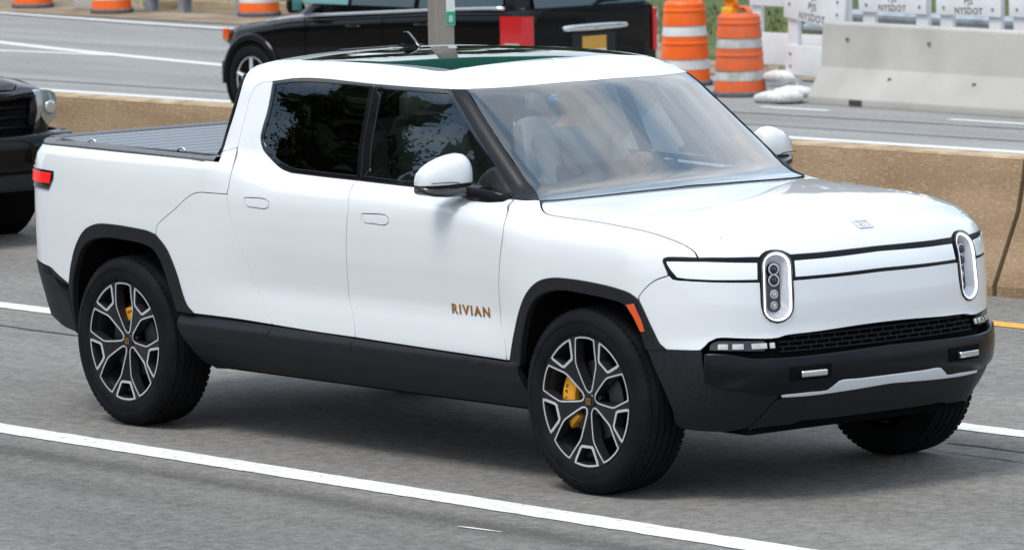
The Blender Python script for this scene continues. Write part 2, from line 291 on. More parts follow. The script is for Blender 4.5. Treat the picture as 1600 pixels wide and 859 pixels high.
CV = {
 'rail': [(-0.753,-0.875,1.321), (-0.48,-0.9,1.324), (-0.022,-0.921,1.323), (0.362,-0.934,1.321), (0.744,-0.951,1.32)],
 'cab_rear': [(0.744,-0.951,1.32), (0.729,-0.912,1.367), (0.735,-0.884,1.441), (0.746,-0.852,1.534), (0.749,-0.817,1.629), (0.748,-0.776,1.718)],
 'pillar_seam': [(0.729,-0.912,1.367), (0.775,-0.905,1.375), (0.823,-0.895,1.389)],
 'door_shut_up': [(0.949,-0.773,1.699), (0.89,-0.782,1.691), (0.848,-0.792,1.674), (0.827,-0.808,1.638), (0.824,-0.85,1.522), (0.823,-0.895,1.389)],
 'door_shut_mid': [(0.823,-0.895,1.389), (0.864,-0.959,1.289), (0.867,-0.982,1.221), (0.863,-0.992,1.174)],
 'gear_top': [(0.863,-0.992,1.174), (0.794,-0.992,1.173), (0.718,-0.993,1.172), (0.633,-0.994,1.169), (0.568,-0.995,1.15), (0.44,-0.999,1.074), (0.324,-0.999,1.009), (0.302,-0.999,0.992), (0.29,-0.998,0.945)],
 'rear_shut': [(0.863,-0.992,1.174), (0.87,-0.996,1.132), (0.885,-0.997,1.075), (0.908,-0.996,1.016), (0.984,-0.983,0.872), (1.055,-0.965,0.721), (1.17,-0.973,0.578)],
 'arch_rear_back': [(0.29,-0.998,0.945), (0.232,-0.999,0.958), (0.086,-0.999,0.968), (-0.069,-0.998,0.972), (-0.205,-0.992,0.965), (-0.314,-0.985,0.929), (-0.4,-0.975,0.853), (-0.466,-0.962,0.747), (-0.505,-0.951,0.645)],
 'arch_rear_front': [(0.29,-0.998,0.945), (0.333,-0.997,0.916), (0.376,-0.996,0.879), (0.436,-0.99,0.778), (0.476,-0.983,0.673), (0.503,-0.98,0.622), (0.555,-0.977,0.586)],
 'rear_bumper_top': [(-0.505,-0.951,0.645), (-0.617,-0.941,0.684), (-0.706,-0.931,0.723)],
 'quarter_bottom': [(0.555,-0.977,0.586), (0.748,-0.976,0.586), (0.947,-0.975,0.584), (1.17,-0.973,0.578)],
 'b_shut_low': [(1.737,-0.896,1.282), (1.738,-0.917,1.268), (1.757,-0.948,1.248), (1.788,-0.991,1.164), (1.78,-0.996,1.076), (1.766,-0.991,0.986), (1.749,-0.973,0.842), (1.741,-0.96,0.744), (1.784,-0.97,0.646), (1.799,-0.973,0.566)],
 'rear_door_bottom': [(1.17,-0.973,0.578), (1.488,-0.973,0.57), (1.799,-0.973,0.566)],
 'front_door_bottom': [(1.799,-0.973,0.566), (2.341,-0.973,0.556), (2.892,-0.976,0.548)],
 'front_shut': [(2.801,-0.841,1.252), (2.818,-0.877,1.236), (2.875,-0.944,1.199), (2.899,-0.99,1.115), (2.873,-0.992,0.978), (2.847,-0.976,0.837), (2.845,-0.967,0.704), (2.881,-0.976,0.627), (2.892,-0.976,0.548)],
 'win_rear': [(0.949,-0.773,1.699), (0.96,-0.798,1.631), (0.967,-0.824,1.557), (0.962,-0.854,1.475), (0.965,-0.866,1.436), (0.995,-0.879,1.39), (1.049,-0.885,1.357), (1.119,-0.894,1.325), (1.185,-0.903,1.304), (1.26,-0.908,1.292)],
 'win_bottom_rear': [(1.26,-0.908,1.292), (1.495,-0.901,1.286), (1.737,-0.896,1.282)],
 'win_bottom_front': [(1.737,-0.896,1.282), (2.144,-0.882,1.273), (2.46,-0.865,1.265), (2.801,-0.841,1.252)],
 'win_top_rear': [(0.949,-0.773,1.699), (1.012,-0.764,1.707), (1.075,-0.754,1.715), (1.166,-0.745,1.721), (1.318,-0.737,1.722), (1.488,-0.733,1.717), (1.666,-0.731,1.712)],
 'win_top_front': [(1.666,-0.731,1.712), (1.928,-0.723,1.709), (2.144,-0.71,1.709), (2.201,-0.703,1.709)],
 'b_shut_up': [(1.666,-0.731,1.712), (1.685,-0.783,1.573), (1.7,-0.828,1.443), (1.737,-0.896,1.282)],
 'a_outer': [(2.201,-0.703,1.709), (2.342,-0.742,1.6), (2.5,-0.773,1.479), (2.657,-0.801,1.354), (2.801,-0.841,1.252)],
 'a_inner': [(2.266,-0.666,1.709), (2.403,-0.697,1.614), (2.583,-0.729,1.48), (2.739,-0.75,1.366), (2.931,-0.797,1.251)],
 'ws_bottom': [(2.931,-0.797,1.251), (2.963,-0.724,1.252), (3.006,-0.535,1.258), (3.028,-0.366,1.263), (3.043,-0.15,1.267), (3.04,-0.021,1.269)],
 'ws_top': [(2.266,-0.666,1.709), (2.296,-0.571,1.709), (2.325,-0.443,1.71), (2.347,-0.271,1.713), (2.358,-0.069,1.715), (2.358,0.008,1.716)],
 'a_top': [(2.201,-0.703,1.709), (2.239,-0.689,1.709), (2.266,-0.666,1.709)],
 'hood_shut': [(2.931,-0.797,1.251), (3.008,-0.854,1.228), (3.063,-0.884,1.212), (3.107,-0.893,1.204), (3.21,-0.896,1.199), (3.428,-0.897,1.193), (3.62,-0.897,1.182), (3.76,-0.89,1.169), (3.856,-0.878,1.152), (3.965,-0.855,1.12), (4.017,-0.842,1.092), (4.037,-0.842,1.068)],
 'fender_rear_top': [(2.801,-0.841,1.252), (2.878,-0.831,1.25), (2.931,-0.797,1.251)],
 'bar_top_side': [(4.037,-0.842,1.068), (3.968,-0.89,1.07), (3.922,-0.916,1.069), (3.907,-0.925,1.064)],
 'bar_tip': [(3.907,-0.925,1.064), (3.905,-0.929,1.054), (3.914,-0.928,1.035), (3.929,-0.925,1.006), (3.936,-0.923,0.992)],
 'bar_top_mid': [(4.037,-0.842,1.068), (4.13,-0.741,1.067), (4.192,-0.627,1.064)],
 'hl_top': [(4.192,-0.627,1.064), (4.191,-0.611,1.077), (4.191,-0.589,1.087), (4.196,-0.563,1.091), (4.202,-0.539,1.09), (4.211,-0.514,1.086), (4.222,-0.494,1.075), (4.229,-0.48,1.066)],
 'bar_top_center': [(4.229,-0.48,1.066), (4.249,-0.329,1.065), (4.259,-0.149,1.067), (4.26,-0.001,1.068)],
 'split': [(3.936,-0.923,0.992), (3.874,-0.95,0.968), (3.832,-0.965,0.936), (3.796,-0.974,0.897)],
 'arch_front_a': [(2.924,-0.977,0.551), (2.96,-0.981,0.668), (2.996,-0.985,0.757), (3.071,-0.997,0.86), (3.15,-0.999,0.915), (3.242,-0.999,0.938), (3.376,-0.998,0.942), (3.519,-0.995,0.936), (3.661,-0.989,0.922), (3.75,-0.982,0.904), (3.796,-0.975,0.878)],
 'arch_front_b': [(3.796,-0.975,0.878), (3.819,-0.97,0.838), (3.863,-0.956,0.751), (3.895,-0.946,0.695), (3.926,-0.936,0.673)],
 'fender_bottom': [(2.892,-0.976,0.548), (2.908,-0.976,0.548), (2.924,-0.977,0.551)],
 'bar_bottom_side': [(3.936,-0.923,0.992), (3.953,-0.916,0.977), (4.003,-0.887,0.972), (4.087,-0.822,0.967), (4.212,-0.643,0.96)],
 'hl_bottom': [(4.212,-0.643,0.96), (4.217,-0.645,0.903), (4.221,-0.645,0.854), (4.227,-0.634,0.817), (4.236,-0.609,0.791), (4.246,-0.577,0.78), (4.254,-0.544,0.786), (4.26,-0.517,0.807), (4.263,-0.5,0.844), (4.26,-0.493,0.899), (4.254,-0.492,0.959)],
 'bar_bottom_center': [(4.254,-0.492,0.959), (4.274,-0.353,0.959), (4.287,-0.176,0.959), (4.289,-0.019,0.961)],
 'fascia_bottom': [(3.926,-0.936,0.673), (4.008,-0.897,0.673), (4.065,-0.86,0.675), (4.078,-0.846,0.692), (4.089,-0.833,0.709), (4.112,-0.809,0.724), (4.183,-0.722,0.721), (4.241,-0.607,0.715), (4.25,-0.575,0.717), (4.256,-0.545,0.724), (4.285,-0.368,0.73), (4.299,-0.15,0.738), (4.301,0.005,0.74)],
 'arch_rear_in': [(-0.478,-0.928,0.414), (-0.48,-0.949,0.571), (-0.463,-0.957,0.667), (-0.426,-0.966,0.74), (-0.351,-0.978,0.84), (-0.259,-0.987,0.891), (-0.119,-0.994,0.913), (0.039,-0.997,0.912), (0.185,-0.997,0.902), (0.267,-0.996,0.881), (0.328,-0.993,0.823), (0.384,-0.985,0.7), (0.427,-0.978,0.592)],
 'arch_front_in': [(2.989,-0.978,0.53), (3.022,-0.987,0.673), (3.064,-0.993,0.771), (3.13,-0.999,0.844), (3.206,-0.999,0.879), (3.32,-0.999,0.897), (3.465,-0.997,0.892), (3.624,-0.991,0.879), (3.719,-0.986,0.86), (3.769,-0.979,0.807), (3.807,-0.97,0.74), (3.833,-0.964,0.672)],
 'bar_white_side': [(3.92,-0.922,1.052), (4.062,-0.828,1.052), (4.195,-0.645,1.042), (4.206,-0.654,0.972), (4.091,-0.818,0.976), (4.008,-0.884,0.981), (3.971,-0.906,0.986), (3.943,-0.917,1.017), (3.928,-0.922,1.038)],
 'bar_white_center_top': [(4.242,-0.47,1.041), (4.265,-0.268,1.041), (4.27,-0.011,1.046)],
 'bar_white_center_bot': [(4.255,-0.478,0.973), (4.279,-0.283,0.973), (4.287,-0.017,0.976)],
 'fog': [(4.093,-0.833,0.694), (4.1,-0.824,0.705), (4.117,-0.806,0.713), (4.231,-0.637,0.71), (4.24,-0.647,0.669), (4.176,-0.753,0.673), (4.093,-0.837,0.676)],
 'grille_top': [(4.253,-0.577,0.706), (4.258,-0.545,0.716), (4.3,-0.151,0.729), (4.301,0.004,0.731)],
 'grille_bot': [(4.272,-0.574,0.649), (4.292,-0.5,0.636), (4.317,-0.324,0.637), (4.328,-0.012,0.641)],
 'bar_up': [(4.082,-0.85,0.654), (4.143,-0.797,0.651), (4.222,-0.7,0.629), (4.254,-0.639,0.627), (4.294,-0.5,0.626), (4.324,-0.255,0.63), (4.33,-0.005,0.635)],
 'bar_low': [(4.081,-0.851,0.54), (4.14,-0.797,0.518), (4.212,-0.697,0.492), (4.261,-0.578,0.478), (4.29,-0.452,0.48), (4.304,-0.353,0.482), (4.313,-0.33,0.497), (4.321,-0.303,0.514), (4.328,-0.185,0.515), (4.331,0.01,0.515)],
 'silver_low': [(4.258,-0.576,0.471), (4.285,-0.447,0.469), (4.307,-0.279,0.473), (4.32,0.043,0.485)],
 'skid_edge': [(4.258,-0.576,0.471), (4.228,-0.601,0.435), (4.185,-0.619,0.383), (4.125,-0.644,0.324)],
 'skid_low': [(4.125,-0.644,0.324), (4.168,-0.567,0.334), (4.197,-0.459,0.337), (4.207,-0.434,0.346), (4.224,-0.277,0.346), (4.233,-0.061,0.347), (4.23,0.211,0.348)],
 'corner_low': [(3.833,-0.964,0.672), (3.863,-0.955,0.604), (3.9,-0.934,0.508), (3.917,-0.896,0.408), (3.901,-0.855,0.333), (4.012,-0.762,0.309), (4.068,-0.708,0.311), (4.125,-0.644,0.324)],
 'taillight': [(-0.621,-0.947,1.201), (-0.621,-0.951,1.162), (-0.66,-0.949,1.1), (-0.732,-0.938,1.098), (-0.812,-0.917,1.099), (-0.821,-0.908,1.196), (-0.724,-0.933,1.2)],
 'roof_glass_edge': [(1.15,-0.621,1.795), (1.353,-0.645,1.796), (1.669,-0.648,1.793), (1.922,-0.642,1.784), (2.027,-0.636,1.778), (2.051,-0.629,1.777), (2.062,-0.604,1.781), (2.074,-0.375,1.798), (2.06,-0.219,1.805), (2.056,-0.102,1.807)],
 'letters': [(2.497,-0.96,0.754), (2.766,-0.961,0.758)],
 'handle_r': [(0.998,-0.992,1.166), (1.072,-0.991,1.169), (1.151,-0.99,1.168), (1.188,-0.992,1.156), (1.188,-0.995,1.132), (1.161,-0.996,1.123), (1.077,-0.996,1.123), (1.017,-0.996,1.127), (0.994,-0.995,1.142)],
 'handle_f': [(1.892,-0.994,1.144), (1.967,-0.994,1.147), (2.061,-0.994,1.147), (2.09,-0.995,1.135), (2.088,-0.996,1.112), (2.062,-0.996,1.101), (1.978,-0.996,1.102), (1.905,-0.996,1.105), (1.886,-0.996,1.122)],
 'badge': [(4.143,0.023,1.168), (4.172,0.084,1.154), (4.2,0.053,1.136), (4.178,-0.014,1.151)],
 'marker': [(3.734,-0.984,0.858), (3.775,-0.979,0.863), (3.81,-0.971,0.799), (3.828,-0.965,0.75), (3.808,-0.97,0.746), (3.776,-0.978,0.805)],
 'frit_hole': [(2.34,-0.649,1.67), (2.333,-0.613,1.68), (2.362,-0.474,1.683), (2.392,-0.264,1.685), (2.435,-0.255,1.656), (2.488,-0.247,1.619), (2.5,-0.096,1.618), (2.498,0.049,1.621), (2.446,0.06,1.658), (2.404,0.065,1.687), (2.388,0.274,1.687), (2.349,0.529,1.684), (2.36,0.558,1.672), (2.558,0.595,1.526), (2.763,0.647,1.372), (2.815,0.663,1.332), (2.847,0.61,1.319), (2.908,0.201,1.325), (2.909,-0.185,1.326), (2.867,-0.529,1.319), (2.834,-0.681,1.315), (2.807,-0.703,1.329), (2.666,-0.695,1.43), (2.496,-0.67,1.556)],
 'sticker': [(2.405,-0.294,1.674), (2.432,-0.206,1.661), (2.454,-0.214,1.645), (2.427,-0.301,1.658)],
 'tl_rear': [(-0.821,-0.908,1.196), (-0.789,-0.919,1.198)],
}
# ------------------------------------------------------------------ trimmed panels on the body surface
def cat_rom(P, step=.02):
    P = np.array(P, float)
    if len(P) < 3:
        n = max(1, int(np.linalg.norm(P[-1]-P[0])/step)); return P[0]+(P[-1]-P[0])*np.linspace(0, 1, n+1)[:, None]
    Q = np.vstack([2*P[0]-P[1], P, 2*P[-1]-P[-2]]); out = []
    for i in range(1, len(Q)-2):
        p0, p1, p2, p3 = Q[i-1:i+3]; t0 = 0; t1 = np.linalg.norm(p1-p0)**.5+1e-6; t2 = t1+np.linalg.norm(p2-p1)**.5+1e-6; t3 = t2+np.linalg.norm(p3-p2)**.5+1e-6
        n = max(1, int(np.linalg.norm(p2-p1)/step))
        for t in np.linspace(t1, t2, n, endpoint=False):
            a1 = (t1-t)/(t1-t0)*p0+(t-t0)/(t1-t0)*p1; a2 = (t2-t)/(t2-t1)*p1+(t-t1)/(t2-t1)*p2; a3 = (t3-t)/(t3-t2)*p2+(t-t2)/(t3-t2)*p3
            b1 = (t2-t)/(t2-t0)*a1+(t-t0)/(t2-t0)*a2; b2 = (t3-t)/(t3-t1)*a2+(t-t1)/(t3-t1)*a3
            out.append((t2-t)/(t2-t1)*b1+(t-t1)/(t2-t1)*b2)
    out.append(P[-1]); return np.array(out)
def seg(n, rev=False, step=.02):
    P = cat_rom(CV[n] if isinstance(n, str) else n, step); return P[::-1] if rev else P
def loop(*ss):
    L = []
    for s in ss:
        if isinstance(s, str):
            P = seg(s[1:], True) if s[0] == '-' else seg(s)
        else: P = seg(s)
        for q in P:
            if not L or np.linalg.norm(q-L[-1]) > .004: L.append(q)
    if np.linalg.norm(L[0]-L[-1]) < .004: L.pop()
    return np.array(L)
def sym(P):
    """right-half open curve starting and ending near y=0 -> closed symmetric loop"""
    P = np.array(P); P = P[P[:, 1] < -.004]; Q = P[::-1]*[1, -1, 1]
    return np.vstack([P, Q])
class Proj:
    def __init__(s, kind, c=(0, 0, 0), R0=1.0): s.k = kind; s.c = np.array(c, float); s.R = R0
    def to(s, P):
        P = np.atleast_2d(P); c = s.c; x, y, z = (P-c).T
        if s.k == 'side': return np.stack([P[:, 0], P[:, 2]], -1)
        if s.k == 'top': return np.stack([P[:, 0], P[:, 1]], -1)
        if s.k == 'wrap': return np.stack([np.arctan2(x, -y)*s.R, P[:, 2]], -1)
        if s.k == 'cyl': return np.stack([P[:, 0], np.arctan2(-y, z)*s.R], -1)
        d = np.stack([x, y, z], -1); d /= np.linalg.norm(d, axis=1, keepdims=True)
        if s.k == 'sphy': return np.stack([np.arctan2(d[:, 2], d[:, 0])*s.R, np.arcsin(d[:, 1])*s.R], -1)
        if s.k == 'sphz': return np.stack([np.arctan2(d[:, 0], -d[:, 1])*s.R, np.arcsin(d[:, 2])*s.R], -1)
    def rays(s, U):
        u, v = U.T; c = s.c; o0 = np.zeros_like(u); i0 = o0+1
        if s.k == 'side': return np.stack([u, o0-1.35, v], -1), np.stack([o0, i0, o0], -1), 1.3
        if s.k == 'top': return np.stack([u, v, o0+2.1], -1), np.stack([o0, o0, -i0], -1), 1.3
        if s.k == 'wrap':
            d = np.stack([np.sin(u/s.R), -np.cos(u/s.R), o0], -1); o = np.stack([o0+c[0], o0+c[1], v], -1)+d*1.6; return o, -d, 1.5
        if s.k == 'cyl':
            d = np.stack([o0, -np.sin(v/s.R), np.cos(v/s.R)], -1); o = np.stack([u, o0+c[1], o0+c[2]], -1)+d*1.4; return o, -d, 1.3
        if s.k == 'sphy':
            d = np.stack([np.cos(u/s.R)*np.cos(v/s.R), np.sin(v/s.R), np.sin(u/s.R)*np.cos(v/s.R)], -1)
        if s.k == 'sphz':
            d = np.stack([np.sin(u/s.R)*np.cos(v/s.R), -np.cos(u/s.R)*np.cos(v/s.R), np.sin(v/s.R)], -1)
        return c+d*1.9, -d, 1.8
    def at(s, U, f=None, off=0):
        o, d, t = s.rays(np.atleast_2d(U)); P = march(o, d, 0, t, f or F, n=80); return P
SIDE = Proj('side'); TOP = Proj('top')
FRONT = Proj('wrap', (3.3, 0, 0), .95); REAR = Proj('wrap', (-.1, 0, 0), .95)
ROOF = Proj('cyl', (0, 0, 1.0), .8); HOOD = Proj('sphy', (3.45, 0, .45), .8); FEND = Proj('sphz', (3.35, -.1, .6), .8)
def in_poly(pts, poly):
    x, y = pts[:, 0][:, None], pts[:, 1][:, None]; a = poly; b = np.roll(poly, -1, 0)
    c = ((a[:, 1] > y) != (b[:, 1] > y)) & (x < (b[:, 0]-a[:, 0])*(y-a[:, 1])/(b[:, 1]-a[:, 1]+1e-12)+a[:, 0])
    return c.sum(1) % 2 == 1
def area2(P): return np.sum(P[:, 0]*np.roll(P[:, 1], -1)-np.roll(P[:, 0], -1)*P[:, 1])
def shrink(P, d):
    """move a closed 2D loop inward by d (scalar or per point)"""
    if area2(P) < 0: return shrink(P[::-1], d[::-1] if hasattr(d, '__len__') else d)[::-1]
    e = np.roll(P, -1, 0)-P; e /= np.linalg.norm(e, axis=1, keepdims=True)+1e-12
    n = np.stack([-e[:, 1], e[:, 0]], -1); np_ = np.roll(n, 1, 0); b = n+np_; l = np.sum(b*b, 1, keepdims=True)/2
    b = b/np.maximum(l, .35); d = np.asarray(d, float).reshape(-1, 1) if hasattr(d, '__len__') else d
    return P+b*d
def panel_geo(L, pr, f=None, off=0., gap=.0031, depth=.022, res=.045, holes=(), lip=.0012, hole_gap=None):
    f = f or F
    loops = [shrink(pr.to(L), gap)]
    for h in holes: loops.append(shrink(pr.to(h), -(gap if hole_gap is None else hole_gap)))
    bp = np.vstack(loops); nb = len(bp)
    lo, hi = loops[0].min(0), loops[0].max(0)
    gx, gy = np.meshgrid(np.arange(lo[0]+res/2, hi[0], res), np.arange(lo[1]+res/2, hi[1], res)); G = np.stack([gx.ravel(), gy.ravel()], -1)
    if len(G):
        k = in_poly(G, loops[0])
        for h in loops[1:]: k &= ~in_poly(G, h)
        G = G[k]
    if len(G):
        dm = np.min(np.linalg.norm(G[:, None]-bp[None], axis=2), 1); G = G[dm > res*.45]
    pts = np.vstack([bp, G]) if len(G) else bp
    edges = []; s = 0
    for l in loops:
        edges += [(s+i, s+(i+1) % len(l)) for i in range(len(l))]; s += len(l)
    r = geometry.delaunay_2d_cdt([Vector(p) for p in pts], edges, [], 0, 1e-7)
    V2 = np.array([tuple(v) for v in r[0]]); T = np.array([t for t in r[2] if len(t) == 3]); cen = V2[T].mean(1)
    k = in_poly(cen, loops[0])
    for h in loops[1:]: k &= ~in_poly(cen, h)
    T = T[k]; P = pr.at(V2, f)
    bad = np.isnan(P[:, 0])
    if bad.any():
        good = np.where(~bad)[0]
        for i in np.where(bad)[0]: P[i] = P[good[np.argmin(np.linalg.norm(V2[good]-V2[i], axis=1))]]
    Nn = grad(P, f); P = P+Nn*off
    fn = np.cross(P[T[:, 1]]-P[T[:, 0]], P[T[:, 2]]-P[T[:, 0]]); fl = np.sum(fn*Nn[T].mean(1), 1) < 0; T[fl] = T[fl][:, ::-1]
    # boundary edges -> soft lip and skirt
    cnt = {}
    for t in T:
        for a, b in ((t[0], t[1]), (t[1], t[2]), (t[2], t[0])): cnt[(a, b)] = cnt.get((a, b), 0)+1
    bd = [(a, b) for (a, b) in cnt if (b, a) not in cnt]
    out = np.zeros_like(P)
    for a, b in bd:
        t = P[b]-P[a]; t /= np.linalg.norm(t)+1e-12
        o = np.cross(t, Nn[a]+Nn[b]); o /= np.linalg.norm(o)+1e-12; out[a] += o; out[b] += o
    on = np.linalg.norm(out, axis=1); bi = np.where(on > 1e-9)[0]; out[bi] /= on[bi][:, None]
    nb_ = len(bi); B0 = len(P); lp = min(lip, depth*.4)
    tilt = Nn[bi]+1.0*out[bi]; tilt /= np.linalg.norm(tilt, axis=1, keepdims=True)
    v1 = P[bi]+out[bi]*lp-Nn[bi]*lp*.9                      # narrow rolled edge
    verts = np.vstack([P, v1, v1, v1-Nn[bi]*depth]); norms = np.vstack([Nn, tilt, out[bi], out[bi]])
    ix = {int(b): i for i, b in enumerate(bi)}
    faces = [tuple(t) for t in T]
    for a, b in (bd if depth > 0 else []):
        i, j = ix[int(a)], ix[int(b)]
        faces.append((b, a, B0+i, B0+j)); faces.append((B0+nb_+j, B0+nb_+i, B0+2*nb_+i, B0+2*nb_+j))
    return verts, faces, norms
def panel(name, L, pr, mt, parent, mirror=False, **kw):
    v, f, n = panel_geo(L, pr, **kw)
    o = mesh_obj(name, v, f, mt, parent, normals=n)
    if mirror:
        s = np.array([1, -1, 1])
        o2 = mesh_obj(name, v*s, [tuple(reversed(q)) for q in f], mt, mirror if mirror is not True else parent, normals=n*s)
        return o, o2
    return o

# ------------------------------------------------------------------ the white pickup truck
truck = empty('pickup_truck', (0, 0, 0), label='white electric pickup truck with lit stadium headlights filling the foreground', cat='pickup truck')
T_ = truck
hl_r = loop('handle_r'); hl_f = loop('handle_f')
# bed side and rear pillar foot
rear_edge = [(-.753, -.875, 1.321), (-.90, -.80, 1.315), (-1.0, -.735, 1.305), (-1.07, -.70, 1.10), (-1.09, -.70, .90), (-1.05, -.72, .765), (-.90, -.86, .745), (-.706, -.931, .723)]
bed = loop('rail', [CV['cab_rear'][0], CV['cab_rear'][1]], 'pillar_seam', 'door_shut_mid', 'gear_top', 'arch_rear_back', 'rear_bumper_top')
bed = np.vstack([bed, cat_rom(rear_edge[::-1], .03)[1:-1]])
panel('bed_side', bed, REAR, M['white'], T_, True, res=.05)
panel('gear_tunnel_door', loop('gear_top', 'arch_rear_front', 'quarter_bottom', '-rear_shut'), SIDE, M['white'], T_, True)
rd = loop('-door_shut_mid', '-door_shut_up', 'win_rear', 'win_bottom_rear', 'b_shut_low', '-rear_door_bottom', '-rear_shut')
doors = panel('rear_door', rd, SIDE, M['white'], T_, True, holes=[hl_r], res=.04)
hp = panel('door_handle', hl_r, SIDE, M['white'], doors[0], False, gap=.0035, res=.03); hp2 = panel('door_handle', hl_r, SIDE, M['white'], doors[0], doors[1], gap=.0035, res=.03)
bpy.data.objects.remove(hp2[0])
fd = loop('-b_shut_low', 'win_bottom_front', 'front_shut', '-front_door_bottom')
doorf = panel('front_door', fd, SIDE, M['white'], T_, True, holes=[hl_f], res=.04)
hq = panel('door_handle', hl_f, SIDE, M['white'], doorf[0], doorf[1], gap=.0035, res=.03)
# fender, hood, front fascia
panel('front_fender', loop('-front_shut', 'fender_rear_top', 'hood_shut', 'bar_top_side', 'bar_tip', 'split', '-arch_front_a', '-fender_bottom'), FEND, M['white'], T_, True, res=.045)
hood_half = loop('-ws_bottom', 'hood_shut', 'bar_top_mid', 'hl_top', 'bar_top_center')
def Flow(P): return low(P[..., 0], P[..., 1], P[..., 2])
panel('hood', sym(hood_half), HOOD, M['white'], T_, res=.05, f=Flow)
fas_half = loop('bar_bottom_center')[::-1]
fas_half = loop('-bar_bottom_center', '-hl_bottom', '-bar_bottom_side', 'split', 'arch_front_b', 'fascia_bottom')
panel('front_fascia', sym(fas_half), FRONT, M['white'], T_, res=.045)
# cab shell: roof rails, header and rear pillars, round the glass roof
G = CV['roof_glass_edge']
glass_half = [(2.15, -.002, 1.80), (2.13, -.12, 1.80), (2.06, -.36, 1.79)]
gpts = np.array(G)
ge = [(2.075, -.001), (2.078, -.2), (2.075, -.375), (2.069, -.58), (2.055, -.622), (2.02, -.637), (1.9, -.643), (1.5, -.646), (1.15, -.635), (.98, -.62), (.94, -.59), (.925, -.5), (.92, -.001)]
ge3 = np.array([(a, b, RF(a)-.035*(abs(b)/.7)**2.4) for a, b in ge])
glass_loop_half = cat_rom(ge3, .03)
shell_half = np.vstack([cat_rom([(2.36, -.001, 1.716)]+CV['ws_top'][::-1][1:], .02), seg('a_top', True)[1:], seg('win_top_front', True)[1:], seg('win_top_rear', True)[1:], seg('door_shut_up')[1:], seg('pillar_seam', True)[1:], seg(CV['cab_rear'][1:])[1:], cat_rom([CV['cab_rear'][-1], (.735, -.70, 1.755), (.72, -.5, 1.79), (.712, -.25, 1.80), (.71, -.001, 1.805)], .03)[1:]])
shell = np.vstack([shell_half, glass_loop_half[::-1]])
panel('cab_shell', shell, ROOF, M['white'], T_, True, res=.05, gap=.0, lip=.0004)
panel('roof_glass', sym(glass_loop_half), ROOF, M['roof_glass'], T_, res=.06, off=-.003, gap=.003, depth=0)
# windshield
wsh = sym(loop('-ws_bottom', '-a_inner', 'ws_top'))
ws = panel('windshield', wsh, TOP, M['ws_glass'], T_, res=.06, off=-.002, depth=0, gap=.002)
panel('frit_border', wsh, TOP, M['frit'], ws, res=.06, off=-.007, depth=0, gap=.002, holes=[np.array(CV['frit_hole'])], hole_gap=0.0)
panel('pillar_trim', loop('a_top', 'a_inner', [CV['ws_bottom'][0], CV['fender_rear_top'][1], CV['a_outer'][-1]], '-a_outer'), ROOF, M['pillar'], T_, True, res=.03, off=.002)
def Fcab(P): return cab(P[..., 0], P[..., 1], P[..., 2])
# side windows: gloss frame with the glass set into it
def window(name, L, mins, gm, near=None, wide=0):
    d = np.full(len(L), mins)
    if near is not None:
        P = seg(near); dist = np.min(np.linalg.norm(L[:, None]-P[None], axis=2), 1); d = np.where(dist < .012, wide, d)
    inner2 = shrink(SIDE.to(L), d); I = SIDE.at(inner2, Fcab); I = I[~np.isnan(I[:, 0])]
    fr = panel(name, L, SIDE, M['gloss_black'], T_, True, off=-.004, gap=.001, holes=[I], hole_gap=0.0, res=.05, depth=.012, f=Fcab)
    panel('pane', I, SIDE, gm, fr[0], fr[1], off=-.009, gap=-.001, res=.06, depth=0, lip=0, f=Fcab)
    return fr, I
wr = loop('-win_rear', 'win_top_rear', 'b_shut_up', '-win_bottom_rear')
fr_r, _ = window('rear_side_window', wr, .016, M['privacy_glass'], 'b_shut_up', .030)
wf = loop('win_top_front', 'a_outer', '-win_bottom_front', '-b_shut_up')
fr_f, _ = window('front_side_window', wf, .018, M['front_glass'], 'b_shut_up', .055)
# ---- black cladding
arch_f_out = loop('arch_front_a', 'arch_front_b'); arch_f_in = loop('arch_front_in')
arch_r_out = np.vstack([seg('arch_rear_back', True), seg('arch_rear_front')[1:]]); arch_r_in = loop('arch_rear_in')
panel('wheel_arch_trim', np.vstack([arch_f_out, arch_f_in[::-1]]), SIDE, M['cladding'], T_, True, off=.009, gap=.0005, depth=.03, res=.03, lip=.005)
panel('wheel_arch_trim', np.vstack([arch_r_out, arch_r_in[::-1]]), SIDE, M['cladding'], T_, True, off=.009, gap=.0005, depth=.03, res=.03, lip=.005)
SW = _tab([(.2, .70), (.27, .74), (.32, .855), (.37, .915), (.45, .968), (.50, .990), (.528, 1.002), (.540, .997), (.60, .940), (.68, .88)], .1, 1.0, sm=.004)
def Fsill(P): return np.abs(P[..., 1])-SW(P[..., 2])
zb = .325
qb = np.array(CV['quarter_bottom']); 
def sill(x0, x1, z0, z1, extra_r=None, extra_f=None):
    L = [(x0, -.97, z0-.004)]+[(x1, -.97, z1-.004)]+(extra_f or [(x1-.012, -.97, z1-.06), (x1-.012, -.97, zb)])+(extra_r or [(x0-.012, -.97, zb), (x0-.012, -.97, z0-.06)])
    P = np.array(L); D = []
    for i in range(len(P)):
        q = P[(i+1) % len(P)]; n = max(1, int(np.linalg.norm(q-P[i])/.03)); D += [P[i]+(q-P[i])*k/n for k in range(n)]
    return np.array(D)
panel('sill_cladding', sill(.565, 1.17, .588, .576, extra_r=[(.70, -.97, zb), (.62, -.97, zb-.012), (.52, -.97, zb-.02), (.46, -.97, .45), (.425, -.97, .585), (.515, -.97, .64)]), SIDE, M['cladding'], T_, True, f=Fsill, res=.025, gap=.0015, depth=.03)
panel('sill_cladding', sill(1.17, 1.799, .576, .566), SIDE, M['cladding'], T_, True, f=Fsill, res=.025, gap=.0015, depth=.03)
